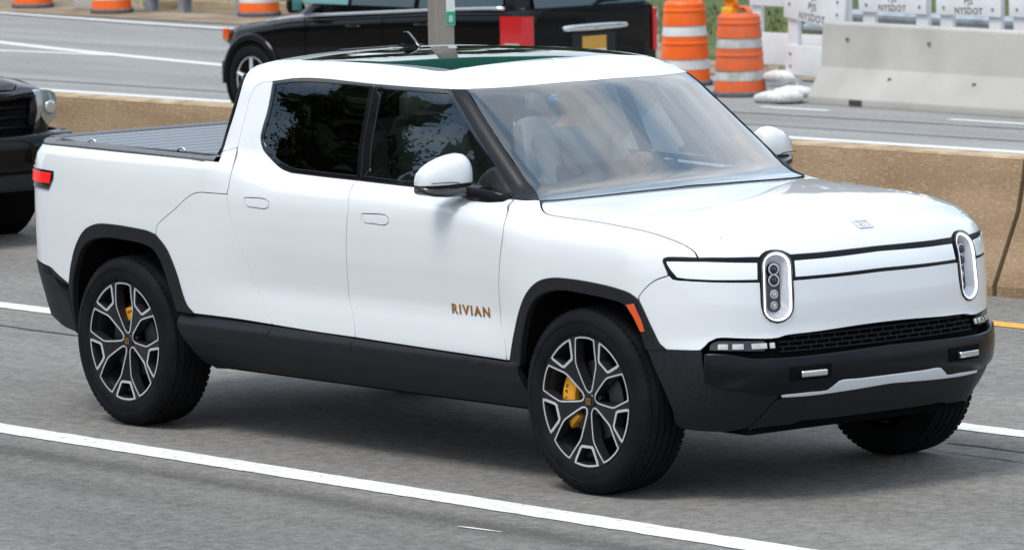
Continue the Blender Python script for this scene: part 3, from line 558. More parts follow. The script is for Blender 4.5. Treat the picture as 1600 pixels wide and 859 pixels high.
panel('sill_cladding', sill(1.799, 2.90, .566, .550, extra_f=[(2.98, -.97, .55), (2.985, -.97, .50), (3.0, -.97, .36), (2.97, -.97, zb)]), SIDE, M['cladding'], T_, True, f=Fsill, res=.025, gap=.0015, depth=.03)
# rear bumper
rb_half = np.vstack([seg('rear_bumper_top', True), [(-.90, -.86, .738), (-1.05, -.72, .757), (-1.1, -.4, .76), (-1.1, -.005, .76)]])[::-1]
rb_low = np.array([(-.51, -.94, .56), (-.482, -.93, .414), (-.60, -.93, .43), (-.80, -.88, .47), (-1.0, -.7, .47), (-1.1, -.3, .46), (-1.1, -.005, .46)])
rb = sym(np.vstack([rb_half, rb_low])); rb = np.array([q if q[1] < 0 else q for q in rb])
REARC = Proj('wrap', (-.1, 0, 0), .95)
# unwrap across the rear centre: azimuth measured from -X so the loop stays continuous
class RearProj(Proj):
    def to(s, P):
        P = np.atleast_2d(P); return np.stack([np.arctan2(P[:, 1], -(P[:, 0]-s.c[0]))*s.R, P[:, 2]], -1)
    def rays(s, U):
        u, v = U.T; o0 = np.zeros_like(u); d = np.stack([-np.cos(u/s.R), np.sin(u/s.R), o0], -1)
        return np.stack([o0+s.c[0], o0, v], -1)+d*1.6, -d, 1.5
RP = RearProj('wrap', (-.1, 0, 0), .95)
panel('rear_bumper', rb, RP, M['cladding'], T_, off=.006, res=.05, depth=.04, lip=.004)
tg = sym(np.array([(-1.1, -.005, 1.315), (-1.08, -.4, 1.312), (-1.02, -.70, 1.30), (-1.08, -.69, 1.1), (-1.09, -.69, .9), (-1.06, -.70, .775), (-1.1, -.4, .775), (-1.1, -.005, .775)]))
tg = np.vstack([cat_rom([a, b], .04)[:-1] for a, b in zip(tg, np.roll(tg, -1, 0))])
panel('tailgate', tg, RP, M['white'], T_, res=.06)
# ---- front bumper
def lp(*a): return np.vstack([np.array(q, float) if not isinstance(q, str) else (seg(q[1:], True) if q[0] == '-' else seg(q)) for q in a])
FB = np.array(CV['fascia_bottom'])
val = lp(cat_rom(FB[:3], .02), cat_rom(CV['bar_low'][:4], .02), 'skid_edge', '-corner_low')
panel('bumper_valance', val, FRONT, M['cladding'], T_, True, off=.004, res=.035, lip=.004, depth=.03)
panel('bumper_bar', sym(lp('-bar_up', 'bar_low')), FRONT, M['satin_black'], T_, off=.016, res=.03, lip=.010, depth=.05)
panel('bumper_backing', sym(np.array([(4.3, -.005, .76), (4.25, -.5, .74), (4.1, -.80, .715), (4.04, -.88, .69), (4.02, -.88, .62), (4.05, -.83, .50), (4.3, -.005, .50)])), FRONT, M['dark'], T_, off=-.045, res=.05)
panel('fog_lamp', lin_loop(CV['fog']), FRONT, M['lamp_dark'], T_, True, off=-.012, gap=0)
sk = np.array(CV['bar_low'])[3:]
panel('skid_plate_trim', sym(lp(cat_rom(sk[::-1], .02), 'silver_low')), FRONT, M['satin_metal'], T_, off=.020, gap=.001, res=.03, lip=.004, depth=.03)
sl = np.array(CV['silver_low']); slow = np.array(CV['skid_low'])
panel('skid_plate', sym(lp(cat_rom(sl[::-1], .02), 'skid_edge', 'skid_low')), FRONT, M['cladding'], T_, off=.014, res=.035, lip=.004, depth=.04)
_fpc = {}
def front_warm(L):
    """find points and normals on the nose for a list of (y, z), all at once"""
    A = np.array(L, float); u = FRONT.to(np.stack([np.full(len(A), 4.3), A[:, 0], A[:, 1]], -1))
    for _ in range(5):
        P = FRONT.at(u); u[:, 0] += (A[:, 0]-P[:, 1])
    P = FRONT.at(u); n = grad(P)
    for (y, z), p_, n_ in zip(L, P, n): _fpc[(round(y, 4), round(z, 4))] = (p_, n_)
def front_pt(y, z, off=0.):
    p_, n_ = _fpc[(round(y, 4), round(z, 4))]; return Vector(p_+n_*off), Vector(n_)
def frame_on(p, n, up=Vector((0, 0, 1))):
    x = up.cross(n).normalized(); y = n.cross(x)
    return Matrix((( x.x, y.x, n.x, p.x), (x.y, y.y, n.y, p.y), (x.z, y.z, n.z, p.z), (0, 0, 0, 1)))
_w = [(s*yy, .688) for s in (-1, 1) for yy in (.795, .745, .665, .61)]+[(s*.455, .565) for s in (-1, 1)]
_w += [(-.575+1.15*(i+.5)/56, zz) for zz in (.662, .682, .702, .722) for i in range(56)]
_w += [(-.56+1.12*(i+(.5 if r_ % 2 else 0))/16, zz) for r_, zz in enumerate((.672, .692, .712)) for i in range(17)]
front_warm(_w)
for s in (-1, 1):                         # fog lamp lenses
    fo = [o for o in truck.children if o.name.startswith('fog_lamp')][0 if s < 0 else 1]
    for yy, ww in ((.795, .045), (.745, .05), (.665, .07), (.61, .025)):
        p, n = front_pt(s*yy, .688, -.006); b = MB(); b.box((0, 0, 0), (ww, .026, .010)); o = b.build('lens', M['lamp_clear'], fo); bevel(o, .004); o.data.transform(frame_on(p, n))
# grille lattice
g = MB()
for zz in (.662, .682, .702, .722):
    for i in range(56):
        y = -.575+1.15*(i+.5)/56
        if zz > .710 and abs(y) > .52: continue
        p, n = front_pt(y, zz, -.020); g.box((0, 0, 0), (.0215, .005, .012), M=frame_on(p, n))
for r_, zz in enumerate((.672, .692, .712)):
    for i in range(17):
        y = -.56+1.12*(i+(.5 if r_ % 2 else 0))/16
        if abs(y) > .56 or (zz > .71 and abs(y) > .52): continue
        p, n = front_pt(y, zz, -.020); g.box((0, 0, 0), (.005, .016, .012), M=frame_on(p, n))
tag(g.build('grille_mesh', M['grille'], T_), kind='stuff')
for s in (-1, 1):                         # tow hooks on flat plates coloured dark for a pocket's shade
    p, n = front_pt(s*.455, .565, .017); b = MB(); b.box((0, 0, 0), (.21, .062, .004)); o = b.build('hook_shade_plate', M['dark'], T_); bevel(o, .0015); o.data.transform(frame_on(p, n))
    b = MB(); b.box((0, 0, .018), (.135, .028, .032)); o2 = b.build('tow_hook', M['chrome'], T_); bevel(o2, .010, 3); o2.data.transform(frame_on(p, n))
# ---- light bar and headlights
hs = loop('hl_top', ); 
uu = FRONT.to(np.vstack([seg('hl_top'), seg('hl_bottom')])); c0 = (uu.max(0)+uu.min(0))/2; ha, hb = (uu.max(0)-uu.min(0))/2
def stadium(a, b, n=14, c=None):
    c = c0 if c is None else c; P = []
    for k in range(n+1):
        t = math.pi*k/n; P.append((c[0]+a*math.cos(t), c[1]+(b-a)+a*math.sin(t)))
    m_ = 8
    for k in range(1, m_): P.append((c[0]-a, c[1]+(b-a)-2*(b-a)*k/m_))
    for k in range(n+1):
        t = math.pi+math.pi*k/n; P.append((c[0]+a*math.cos(t), c[1]-(b-a)+a*math.sin(t)))
    for k in range(1, m_): P.append((c[0]+a, c[1]-(b-a)+2*(b-a)*k/m_))
    return np.array(P)
def on_front(U): return FRONT.at(np.array(U))
st_hole = on_front(stadium(ha-.004, hb-.004))
bar_half = lp('-bar_top_center', '-hl_top', '-bar_top_mid', 'bar_top_side', 'bar_tip', 'bar_bottom_side', 'hl_bottom', 'bar_bottom_center')
bar_loop = sym(bar_half)
keep = [0]
for i in range(1, len(bar_loop)):
    if np.linalg.norm(bar_loop[i]-bar_loop[keep[-1]]) > .004: keep.append(i)
bar_loop = bar_loop[keep]
lb = panel('light_bar', bar_loop, FRONT, M['satin_black'], T_, off=-.002, gap=.001, res=.03, holes=[st_hole, st_hole*[1, -1, 1]], hole_gap=0.0, depth=.02)
panel('light_strip', lin_loop(CV['bar_white_side']), FRONT, M['bar_lit'], lb, True, off=.0015, gap=.001, res=.03, depth=.006)
panel('light_strip', sym(lp('-bar_white_center_top', 'bar_white_center_bot')), FRONT, M['bar_lit'], lb, off=.0015, gap=.001, res=.03, depth=.006)
def ring_mesh(loops):
    """loops: list of (N,3) arrays of equal length -> quad strip"""
    n = len(loops[0]); V = np.vstack(loops); Fc = []
    for k in range(len(loops)-1):
        for i in range(n):
            j = (i+1) % n; Fc.append((k*n+i, k*n+j, (k+1)*n+j, (k+1)*n+i))
    return V, Fc
def dens(P, m):
    """resample closed 2D loop to m points by arc length"""
    Q = np.vstack([P, P[:1]]); d = np.r_[0, np.cumsum(np.linalg.norm(np.diff(Q, axis=0), axis=1))]; t = np.linspace(0, d[-1], m, endpoint=False)
    return np.stack([np.interp(t, d, Q[:, 0]), np.interp(t, d, Q[:, 1])], -1)
NS = 120
def hl_loop(a, b, off):
    P = on_front(dens(stadium(a, b), NS)); return P+grad(P)*off
for s in (1, -1):
    sc = np.array([1, s, 1])
    def mk(name, loops, mt, par, auto=30):
        V, Fc = ring_mesh([l*sc for l in loops])
        o = mesh_obj(name, V, Fc, mt, par); b = bmesh.new(); b.from_mesh(o.data); bmesh.ops.recalc_face_normals(b, faces=b.faces)
        b.to_mesh(o.data); b.free(); o.data.polygons.foreach_set('use_smooth', [True]*len(o.data.polygons)); o.data.set_sharp_from_angle(angle=R(auto)); return o
    A, B = ha, hb
    bez = mk('headlight', [hl_loop(A-.003, B-.003, -.02), hl_loop(A-.003, B-.003, .004), hl_loop(A-.009, B-.009, .007), hl_loop(A-.010, B-.010, -.004)], M['gloss_black'], T_)
    mk('daylight_ring', [hl_loop(A-.010, B-.010, -.006), hl_loop(A-.0105, B-.0105, .003), hl_loop(A-.0125, B-.0125, .005), hl_loop(A-.0165, B-.0165, .003), hl_loop(A-.0175, B-.0175, -.006)], M['ring_lit'], bez)
    i0 = hl_loop(A-.0175, B-.0175, -.004); i1 = hl_loop(A-.037, B-.042, -.040)
    rib = (np.arange(NS) % 2)[:, None]; cen = i1.mean(0)
    i1b = i1+(cen-i1)*.02*rib; i0b = i0+(cen-i0)*.035*rib
    mk('reflector_ribs', [i0b, (i0b*.55+i1b*.45)+(cen-i1)*.03*rib, i1b], M['rib_white'], bez, auto=5)
    # dark lens face with projector modules
    V = np.vstack([i1*sc, [cen*sc]]); mesh_obj('lens_face', V, [(i, (i+1) % NS, NS) if s < 0 else ((i+1) % NS, i, NS) for i in range(NS)], M['lamp_dark'], bez)
    nn = Vector(grad(on_front([c0]))[0]*sc)
    for k, (dz, r_) in enumerate(((.078, .020), (.030, .021), (-.030, .015), (-.078, .015))):
        p = Vector(cen*sc)+Vector((0, 0, dz))+nn*.003; b = MB(); b.lathe([(r_, 0), (r_, .006), (r_*.8, .012), (r_*.75, .008), (r_*.4, .013), (0.0005, .015)], 20)
        o = b.build('projector', M['lamp_clear'] if k > 1 else M['lamp_dark'], bez, auto=40); o.data.transform(frame_on(p, nn))
        b = MB(); b.lathe([(r_*1.25, 0), (r_*1.25, .004), (r_*1.02, .005), (r_*1.0, 0)], 20); o = b.build('projector_bezel', M['satin_metal'], bez, auto=40); o.data.transform(frame_on(p, nn))
# ---- badges and lettering
p, n = Vector((4.172, .004, 1.158)), None
bp_ = HOOD.at(HOOD.to(np.array([[4.165, .004, 1.16]])))[0]; n = Vector(grad(bp_[None])[0]); p = Vector(bp_)
b = MB()
for c, d in (((0, .027, .003), (.085, .010, .005)), ((0, -.027, .003), (.085, .010, .005)), ((-.037, 0, .003), (.011, .044, .005)), ((.037, 0, .003), (.011, .044, .005)), ((0, .006, .003), (.03, .012, .005)), ((0, -.010, .003), (.022, .016, .004))): b.box(c, d)
o = b.build('hood_badge', M['chrome'], T_); bevel(o, .0012, 1); o.data.transform(frame_on(p, n))
lx0, lx1, lz = 2.497, 2.766, .730
for s, xs in ((-1, lx0), (1, lx1)):
    P = SIDE.at(np.array([[2.63, .755]])); nn = Vector(grad(P)[0]); nn.y *= -s; P[0, 1] *= -s
    fx = Vector((1, 0, 0)) if s < 0 else Vector((-1, 0, 0)); up = Vector((0, -s*.0, 1)); up = nn.cross(fx) if True else up
    fx = up.cross(nn)
    Mx = Matrix(((fx.x, up.x, nn.x, xs), (fx.y, up.y, nn.y, P[0, 1]), (fx.z, up.z, nn.z, lz), (0, 0, 0, 1)))
    o = text_mesh('door_lettering', 'RIVIAN', .062, M['copper'], T_, Mx, extrude=.002, sx=1.0, spacing=1.28, bold=.0016)
    xs_ = [v.co.x for v in o.data.vertices]; k = (lx1-lx0)/(max(xs_)-min(xs_)); x0 = min(xs_)
    for v in o.data.vertices: v.co.x = lx0+(v.co.x-x0)*k
# side marker, tail lamps
panel('side_marker', lin_loop(CV['marker']), SIDE, M['amber'], T_, True, off=.012, gap=0, depth=.012, res=.02)
tlp = np.array([(-.62, -.95, 1.20), (-.622, -.95, 1.165), (-.66, -.94, 1.11), (-.80, -.9, 1.112), (-.98, -.75, 1.115), (-1.05, -.55, 1.12), (-1.05, -.55, 1.20), (-.98, -.75, 1.205), (-.80, -.9, 1.203)])
tlp = np.vstack([cat_rom([a, b], .03)[:-1] for a, b in zip(tlp, np.roll(tlp, -1, 0))])
tls = panel('tail_lamp', tlp, REAR, M['gloss_black'], T_, True, off=.007, gap=0, res=.03, depth=.012, lip=.002)
for s, par in ((1, tls[0]), (-1, tls[1])):
    for (a, c) in ((-.640, -.675), (-.685, -.80), (-.82, -.98)):
        P = np.array([(a, -.95, 1.190), (c, -.93 if c > -.8 else -.8, 1.190), (c, -.93 if c > -.8 else -.8, 1.140), (a-.008, -.95, 1.140)])
        P = np.vstack([cat_rom([q, w], .02)[:-1] for q, w in zip(P, np.roll(P, -1, 0))])
        v, f, nn = panel_geo(P, REAR, off=.0095, gap=0, res=.02, depth=.003)
        v = v*[1, s, 1]; nn = nn*[1, s, 1]
        mesh_obj('lamp_segment', v, f if s > 0 else [tuple(reversed(q)) for q in f], M['red_lit'], par, normals=nn)
# ---- bed rails, tailgate cap and roll cover
def rail_mesh(path, w_in, name, h=.03):
    V = []; Fc = []; n = len(path)
    for (x, y, z), inn in path:
        ix, iy = inn
        for a, b in ((-.004, -.004), (-.006, .006), (.004, h-.004), (.012, h), (w_in-.01, h), (w_in, h-.008), (w_in, -.03)):
            V.append((x+ix*a, y+iy*a, z+b))
    m_ = 7
    for i in range(n-1):
        for k in range(m_-1): Fc.append((i*m_+k, i*m_+k+1, (i+1)*m_+k+1, (i+1)*m_+k))
    o = mesh_obj(name, V, Fc, M['rail_grey'], T_); b = bmesh.new(); b.from_mesh(o.data); bmesh.ops.recalc_face_normals(b, faces=b.faces); b.to_mesh(o.data); b.free()
    o.data.polygons.foreach_set('use_smooth', [True]*len(o.data.polygons)); o.data.set_sharp_from_angle(angle=R(30)); return o
for s in (-1, 1):
    pts = [(.72, -.953, 1.320)]+[tuple(q) for q in seg('rail', True)[2:]]+[(-.85, -.835, 1.320), (-.94, -.775, 1.319), (-1.0, -.70, 1.318)]
    path = [((x, y*-s, z), (0.0 if x > -.8 else .5*(-.8-x)/.2, s*-1.0)) for x, y, z in pts]
    path = [((x, y, z), (ix, iy)) for (x, y, z), (ix, iy) in path]
    o = rail_mesh(path, .085, 'bed_rail', h=.020)
    tr = MB()
    for x in np.arange(-.72, .66, .030):
        yy = -np.interp(x, [q[0] for q in pts[::-1]], [q[1] for q in pts[::-1]])*s
        tr.box((x, yy-s*.047, 1.3405), (.016, .05, .006))
    tag(tr.build('tread_ribs', M['trim_black'], o), kind='stuff')
    for x in (-.42, .36):
        yy = -np.interp(x, [q[0] for q in pts[::-1]], [q[1] for q in pts[::-1]])*s
        c_ = MB(); c_.tube([(x-.032, yy-s*.05, 1.338), (x-.026, yy-s*.05, 1.354), (x, yy-s*.05, 1.361), (x+.026, yy-s*.05, 1.354), (x+.032, yy-s*.05, 1.338)], .0065, 8); c_.build('tie_down', M['chrome'], T_, smooth=True)
yy = np.linspace(-.72, .72, 25); cp = [((-1.045+.05*(abs(y)/.72)**3, y, 1.318), (1.0, 0.0)) for y in yy]
rail_mesh(cp, .075, 'tailgate_cap', h=.024)
xs = np.arange(-.965, .60, .156)
for i, x in enumerate(xs):
    w_ = float(np.interp(x, [-1., -.9, -.75, -.4, .7], [.66, .70, .77, .82, .86]))
    b = MB(); b.box((x+.076, 0, 1.325), (.136, 2*w_, .014)); o = b.build('cover_slat', M['tonneau'], T_)
    bevel(o, .005, 2)
b = MB(); b.box((.66, 0, 1.325), (.10, 1.62, .03)); o = b.build('cover_canister', M['trim_black'], T_); bevel(o, .008)
b = MB(); b.box((-.15, 0, 1.312), (1.55, 1.40, .006)); b.build('bed_cover_backing', M['dark'], T_)
# rear wall of the cab
b = MB(); poly = [(-.885, 1.33), (-.882, 1.40), (-.83, 1.55), (-.775, 1.70), (-.70, 1.745), (-.5, 1.775), (-.25, 1.787), (0, 1.79), (.25, 1.787), (.5, 1.775), (.70, 1.745), (.775, 1.70), (.83, 1.55), (.882, 1.40), (.885, 1.33)]
b.prism(poly, .70, .72, 'x'); b.build('rear_window', M['gloss_black'], T_)
for s in (-1, 1):
    b = MB(); b.tube([(.722, -s*.951+s*.02, 1.35), (.722, s*-.905, 1.385), (.722, s*-.86, 1.50), (.735, s*-.795, 1.68), (.738, s*-.775, 1.72)], .0075, 8)
    b.build('cab_seal', M['trim_black'], T_, smooth=True)
# roof fin antenna and rear lamp strip
b = MB(); b.prism([(.875, 1.812), (.90, 1.826), (.99, 1.826), (1.02, 1.812)], .035, .075, 'y'); b.build('roof_fin_base', M['trim_black'], T_)
b = MB(); b.prism([(.915, 1.82), (.912, 1.884), (.930, 1.888), (.952, 1.880), (1.03, 1.82)], .047, .063, 'y'); o = b.build('roof_fin', M['gloss_black'], T_); bevel(o, .002, 1)
b = MB(); b.box((.80, 0, 1.806), (.05, .5, .014)); o = b.build('high_brake_lamp', M['trim_black'], T_); bevel(o, .004)
# ---- inner structure and light blocking
b = MB(); b.box((1.75, 0, .372), (2.35, 1.70, .11)); b.box((3.55, 0, .40), (1.15, 1.30, .22)); b.box((-.05, 0, .46), (1.15, 1.20, .20)); b.build('underbody', M['dark'], T_)
for s in (-1, 1):
    for arc in (arch_f_in, arch_r_in):
        P = arc[::2]; n = len(P)
        V = [(q[0], s*(abs(q[1])-.006), q[2]+.004) for q in P]; W_ = [(q[0], s*.56, q[2]+.03) for q in P]
        b = MB(); b.add(V+W_, [(i, i+1, n+i+1, n+i) for i in range(n-1)]+[tuple(range(n, 2*n))])
        b.build('wheel_well', M['dark'], T_, fix=False)
lin = np.array([(-.98, 1.25), (.60, 1.25), (2.75, 1.18), (3.4, 1.12), (3.8, 1.0), (3.78, .93), (3.62, .985), (3.3, .99), (3.05, .93), (2.94, .72), (2.92, .5), (.56, .5), (.48, .70), (.34, .93), (.0, 1.0), (-.3, .96), (-.46, .80), (-.53, .60), (-.75, .7), (-.98, .8)])
L3 = np.vstack([cat_rom([(a[0], -.9, a[1]), (c[0], -.9, c[1])], .06)[:-1] for a, c in zip(lin, np.roll(lin, -1, 0))])
panel('dark_gap_liner', L3, SIDE, M['dark'], T_, True, off=-.028, gap=0, res=.09, depth=.004)  # unseen sheet, coloured black so the panel gaps look unlit
b = MB(); b.box((3.55, 0, 1.0), (1.0, 1.45, .30)); b.box((2.92, 0, .9), (.06, 1.6, .62)); b.build('light_leak_block', M['dark'], T_)  # unseen boxes added inside the nose to stop light leaks
# ---- wheels
def wheel_proto(cal0, cal1, cdy=0.0, cr=1.0):
    w = bpy.data.objects.new('wheel', None); COL.objects.link(w); w.parent = truck
    b = MB()                                                          # outer face towards -y, hub at origin
    prof = [(.284, .030), (.292, .010), (.305, .000), (.325, -.004), (.350, -.003), (.352, -.0055), (.366, -.004), (.382, .003), (.395, .015), (.404, .032), (.409, .050)]
    grooves = [.072, .108, .150, .186]
    for g_ in grooves: prof += [(.4125, g_-.006), (.404, g_-.004), (.404, g_+.004), (.4125, g_+.006)]
    prof += [(.409, .210), (.404, .226), (.395, .242), (.366, .258), (.325, .260), (.292, .246), (.284, .23)]
    b.lathe(prof, 96, 'y', closed=True); ty = b.build('tyre', M['rubber'], w, auto=38)
    # shoulder blocks
    sb = MB()
    for k in range(72):
        t = 2*math.pi*k/72
        for yy, rr in ((.040, .4035), (.222, .4035)):
            sb.box((rr*math.cos(t), yy, rr*math.sin(t)), (.007, .034, .024), M=Matrix.Rotation(-t, 4, 'Y'))
    tag(sb.build('tread_blocks', M['rubber'], ty), kind='stuff')
    b = MB(); b.lathe([(.2915, .014), (.285, .022), (.272, .05), (.262, .12), (.262, .24)], 72, 'y'); rim = b.build('rim', M['rim_barrel'], w, smooth=True)
    b = MB(); b.lathe([(.292, .010), (.2915, .006), (.2865, .006), (.284, .012)], 96, 'y'); b.build('rim_lip', M['rim_dark'], rim, auto=40)
    def yd(r): return .010+.030*np.clip(1-np.asarray(r)/.25, 0, 1)**1.4
    big = [(.044, .005), (.054, .016), (.084, .030), (.120, .045), (.155, .059), (.172, .062), (.220, .059), (.270, .055)]
    small = [(.206, .028), (.212, .035), (.262, .062), (.269, .064)]
    def poly(pts, ang, top_r):
        Rr = [(r_, t) for r_, t in pts]; arc = []
        for k in range(1, 6):
            t0 = math.asin(Rr[-1][1]/top_r); a = t0-2*t0*k/6; arc.append((top_r*math.cos(a), top_r*math.sin(a)))
        Lp = Rr+arc+[(r_, -t) for r_, t in Rr[::-1]]
        return np.array([(r_*math.cos(ang)-t*math.sin(ang), r_*math.sin(ang)+t*math.cos(ang)) for r_, t in Lp])
    wins = [(poly(big, R(90+72*k), .2775), .0080, .004) for k in range(5)]+[(poly(small, R(90+36+72*k), .2755), .0135, .005) for k in range(5)]
    circ = np.array([(.2905*math.cos(t), .2905*math.sin(t)) for t in np.linspace(0, 2*math.pi, 120, endpoint=False)])
    def rs(P, st=.008):
        return np.vstack([P[i]+(P[(i+1) % len(P)]-P[i])*np.linspace(0, 1, max(1, int(np.linalg.norm(P[(i+1) % len(P)]-P[i])/st)), endpoint=False)[:, None] for i in range(len(P))])
    def plate(outer, holes, dy):
        loops = [outer]+holes; bp = np.vstack(loops); edges = []; s0 = 0
        for l in loops: edges += [(s0+i, s0+(i+1) % len(l)) for i in range(len(l))]; s0 += len(l)
        G_ = np.stack(np.meshgrid(np.arange(-.28, .281, .02), np.arange(-.28, .281, .02)), -1).reshape(-1, 2); k = in_poly(G_, outer)
        for h in holes: k &= ~in_poly(G_, h)
        G_ = G_[k]; dm = np.min(np.linalg.norm(G_[:, None]-bp[None], axis=2), 1) if len(G_) else np.zeros(0); G_ = G_[dm > .006]
        r_ = geometry.delaunay_2d_cdt([Vector(q) for q in np.vstack([bp, G_])], edges, [], 0, 1e-8)
        V2 = np.array([tuple(q) for q in r_[0]]); T = np.array([t for t in r_[2] if len(t) == 3]); c = V2[T].mean(1); k = in_poly(c, outer)
        for h in holes: k &= ~in_poly(c, h)
        T = T[k]; rr = np.linalg.norm(V2, axis=1); V = np.stack([V2[:, 0], yd(rr)+dy, V2[:, 1]], -1)
        fn = np.cross(V[T[:, 1]]-V[T[:, 0]], V[T[:, 2]]-V[T[:, 0]]); T[fn[:, 1] > 0] = T[fn[:, 1] > 0][:, ::-1]
        return V, T
    rims = [rs(shrink(p_, -bd)) for p_, bd, _ in wins]
    V, T = plate(circ, rims, 0.0); mesh_obj('wheel_face', V, T, M['rim_dark'], w, smooth=True)
    for (p_, bd, bv), ro in zip(wins, rims):
        b = MB(); n = len(p_); q = shrink(p_, -bd); ch = shrink(p_, -bd*.15)
        def ring(P2, dy): rr = np.linalg.norm(P2, axis=1); return np.stack([P2[:, 0], yd(rr)+dy, P2[:, 1]], -1)
        loops = [ring(q, .002), ring(q, -.0022), ring(ch, -.0022)]
        V, Fc = ring_mesh(loops); b.add(V, Fc); b.build('machined_edge', M['silver'], rim, auto=30)
        b = MB(); V, Fc = ring_mesh([ring(ch, -.0022), ring(shrink(p_, bd*.1), .012), ring(shrink(p_, bd*.3), .045)]); b.add(V, Fc); b.build('spoke_wall', M['rim_barrel'], rim, auto=30)
    b = MB(); b.lathe([(.036, .037), (.036, .030), (.033, .027), (.0005, .026)], 32, 'y'); hubc = b.build('hub_cap', M['rim_dark'], w, auto=30)
    b = MB()
    for c, d in (((0, .024, .0115), (.030, .004, .005)), ((0, .024, -.0115), (.030, .004, .005)), ((-.0125, .024, 0), (.005, .004, .018)), ((.0125, .024, 0), (.005, .004, .018)), ((0, .024, 0), (.010, .004, .010))): b.box(c, d)
    b.build('cap_emblem', M['copper'], hubc)
    for k in range(5):
        t = R(90+36+72*k+36); b = MB(); b.lathe([(.0095, .06), (.0095, .040), (.006, .038), (.0005, .038)], 12, 'y', c=(.060*math.cos(t), 0, .060*math.sin(t))); b.build('lug_nut', M['rim_dark'], w, auto=30)
    b = MB(); b.lathe([(.08, .085), (.085, .075), (.175, .075), (.178, .09), (.175, .105), (.08, .105)], 64, 'y', closed=True); b.build('brake_disc', M['rotor'], w, auto=30)
    b = MB(); n = 16; V = []
    for k in range(n+1):
        t = R(cal0+(cal1-cal0)*k/n); e = 1-.18*abs(2*k/n-1)**4
        for r_, yy in ((.118, .06), (.118, .050), (.128, .045), (.192*e+.0, .045), (.2, .055), (.2, .12), (.118, .12)):
            V.append((r_*cr*math.cos(t), yy+cdy, r_*cr*math.sin(t)))
    Fc = [(k*7+i, k*7+(i+1) % 7, (k+1)*7+(i+1) % 7, (k+1)*7+i) for k in range(n) for i in range(7)]+[tuple(range(7)), tuple(range(n*7, n*7+7))]
    b.add(V, Fc); cal = b.build('brake_caliper', M['caliper'], w, auto=35); bevel(cal, .003, 2)
    tm = R((cal0+cal1)/2)
    for k, ch in enumerate('RIVIAN'):
        a = tm-R(9*(k-2.5)*-1); 
        a = tm+R(8*(2.5-k))
        p_ = Vector((.162*cr*math.cos(a), .0440+cdy, .162*cr*math.sin(a))); ex = Vector((math.sin(a), 0, -math.cos(a))); ey = Vector((math.cos(a), 0, math.sin(a))); ez = ex.cross(ey)
        Mx = Matrix(((ex.x, ey.x, ez.x, p_.x), (ex.y, ey.y, ez.y, p_.y), (ex.z, ey.z, ez.z, p_.z), (0, 0, 0, 1)))
        text_mesh('caliper_letter', ch, .022, M['dark'], cal, Mx, extrude=.0005, bold=.0006)
    b = MB(); b.lathe([(.262, .2), (.02, .16)], 48, 'y'); b.build('wheel_backing', M['dark'], w)
    return w
WY = .994
wf_r = wheel_proto(146, 222); wr_r = wheel_proto(86, 150, .014, .82)
def wheel_copy(o):
    c = o.copy(); COL.objects.link(c); c.parent = truck
    for ch in o.children:
        d = ch.copy(); COL.objects.link(d); d.parent = c
        for g_ in ch.children:
            e = g_.copy(); COL.objects.link(e); e.parent = d
    return c
wf_l = wheel_copy(wf_r); wr_l = wheel_copy(wr_r)
ST = .019
wf_r.location = (3.449, -WY-.006, .412); wf_r.rotation_euler = (0, 0, ST)
wr_r.location = (0, -WY-.006, .412)
wf_l.location = (3.449, WY, .412); wf_l.rotation_euler = (0, 0, math.pi+ST)
wr_l.location = (0, WY, .412); wr_l.rotation_euler = (0, 0, math.pi)
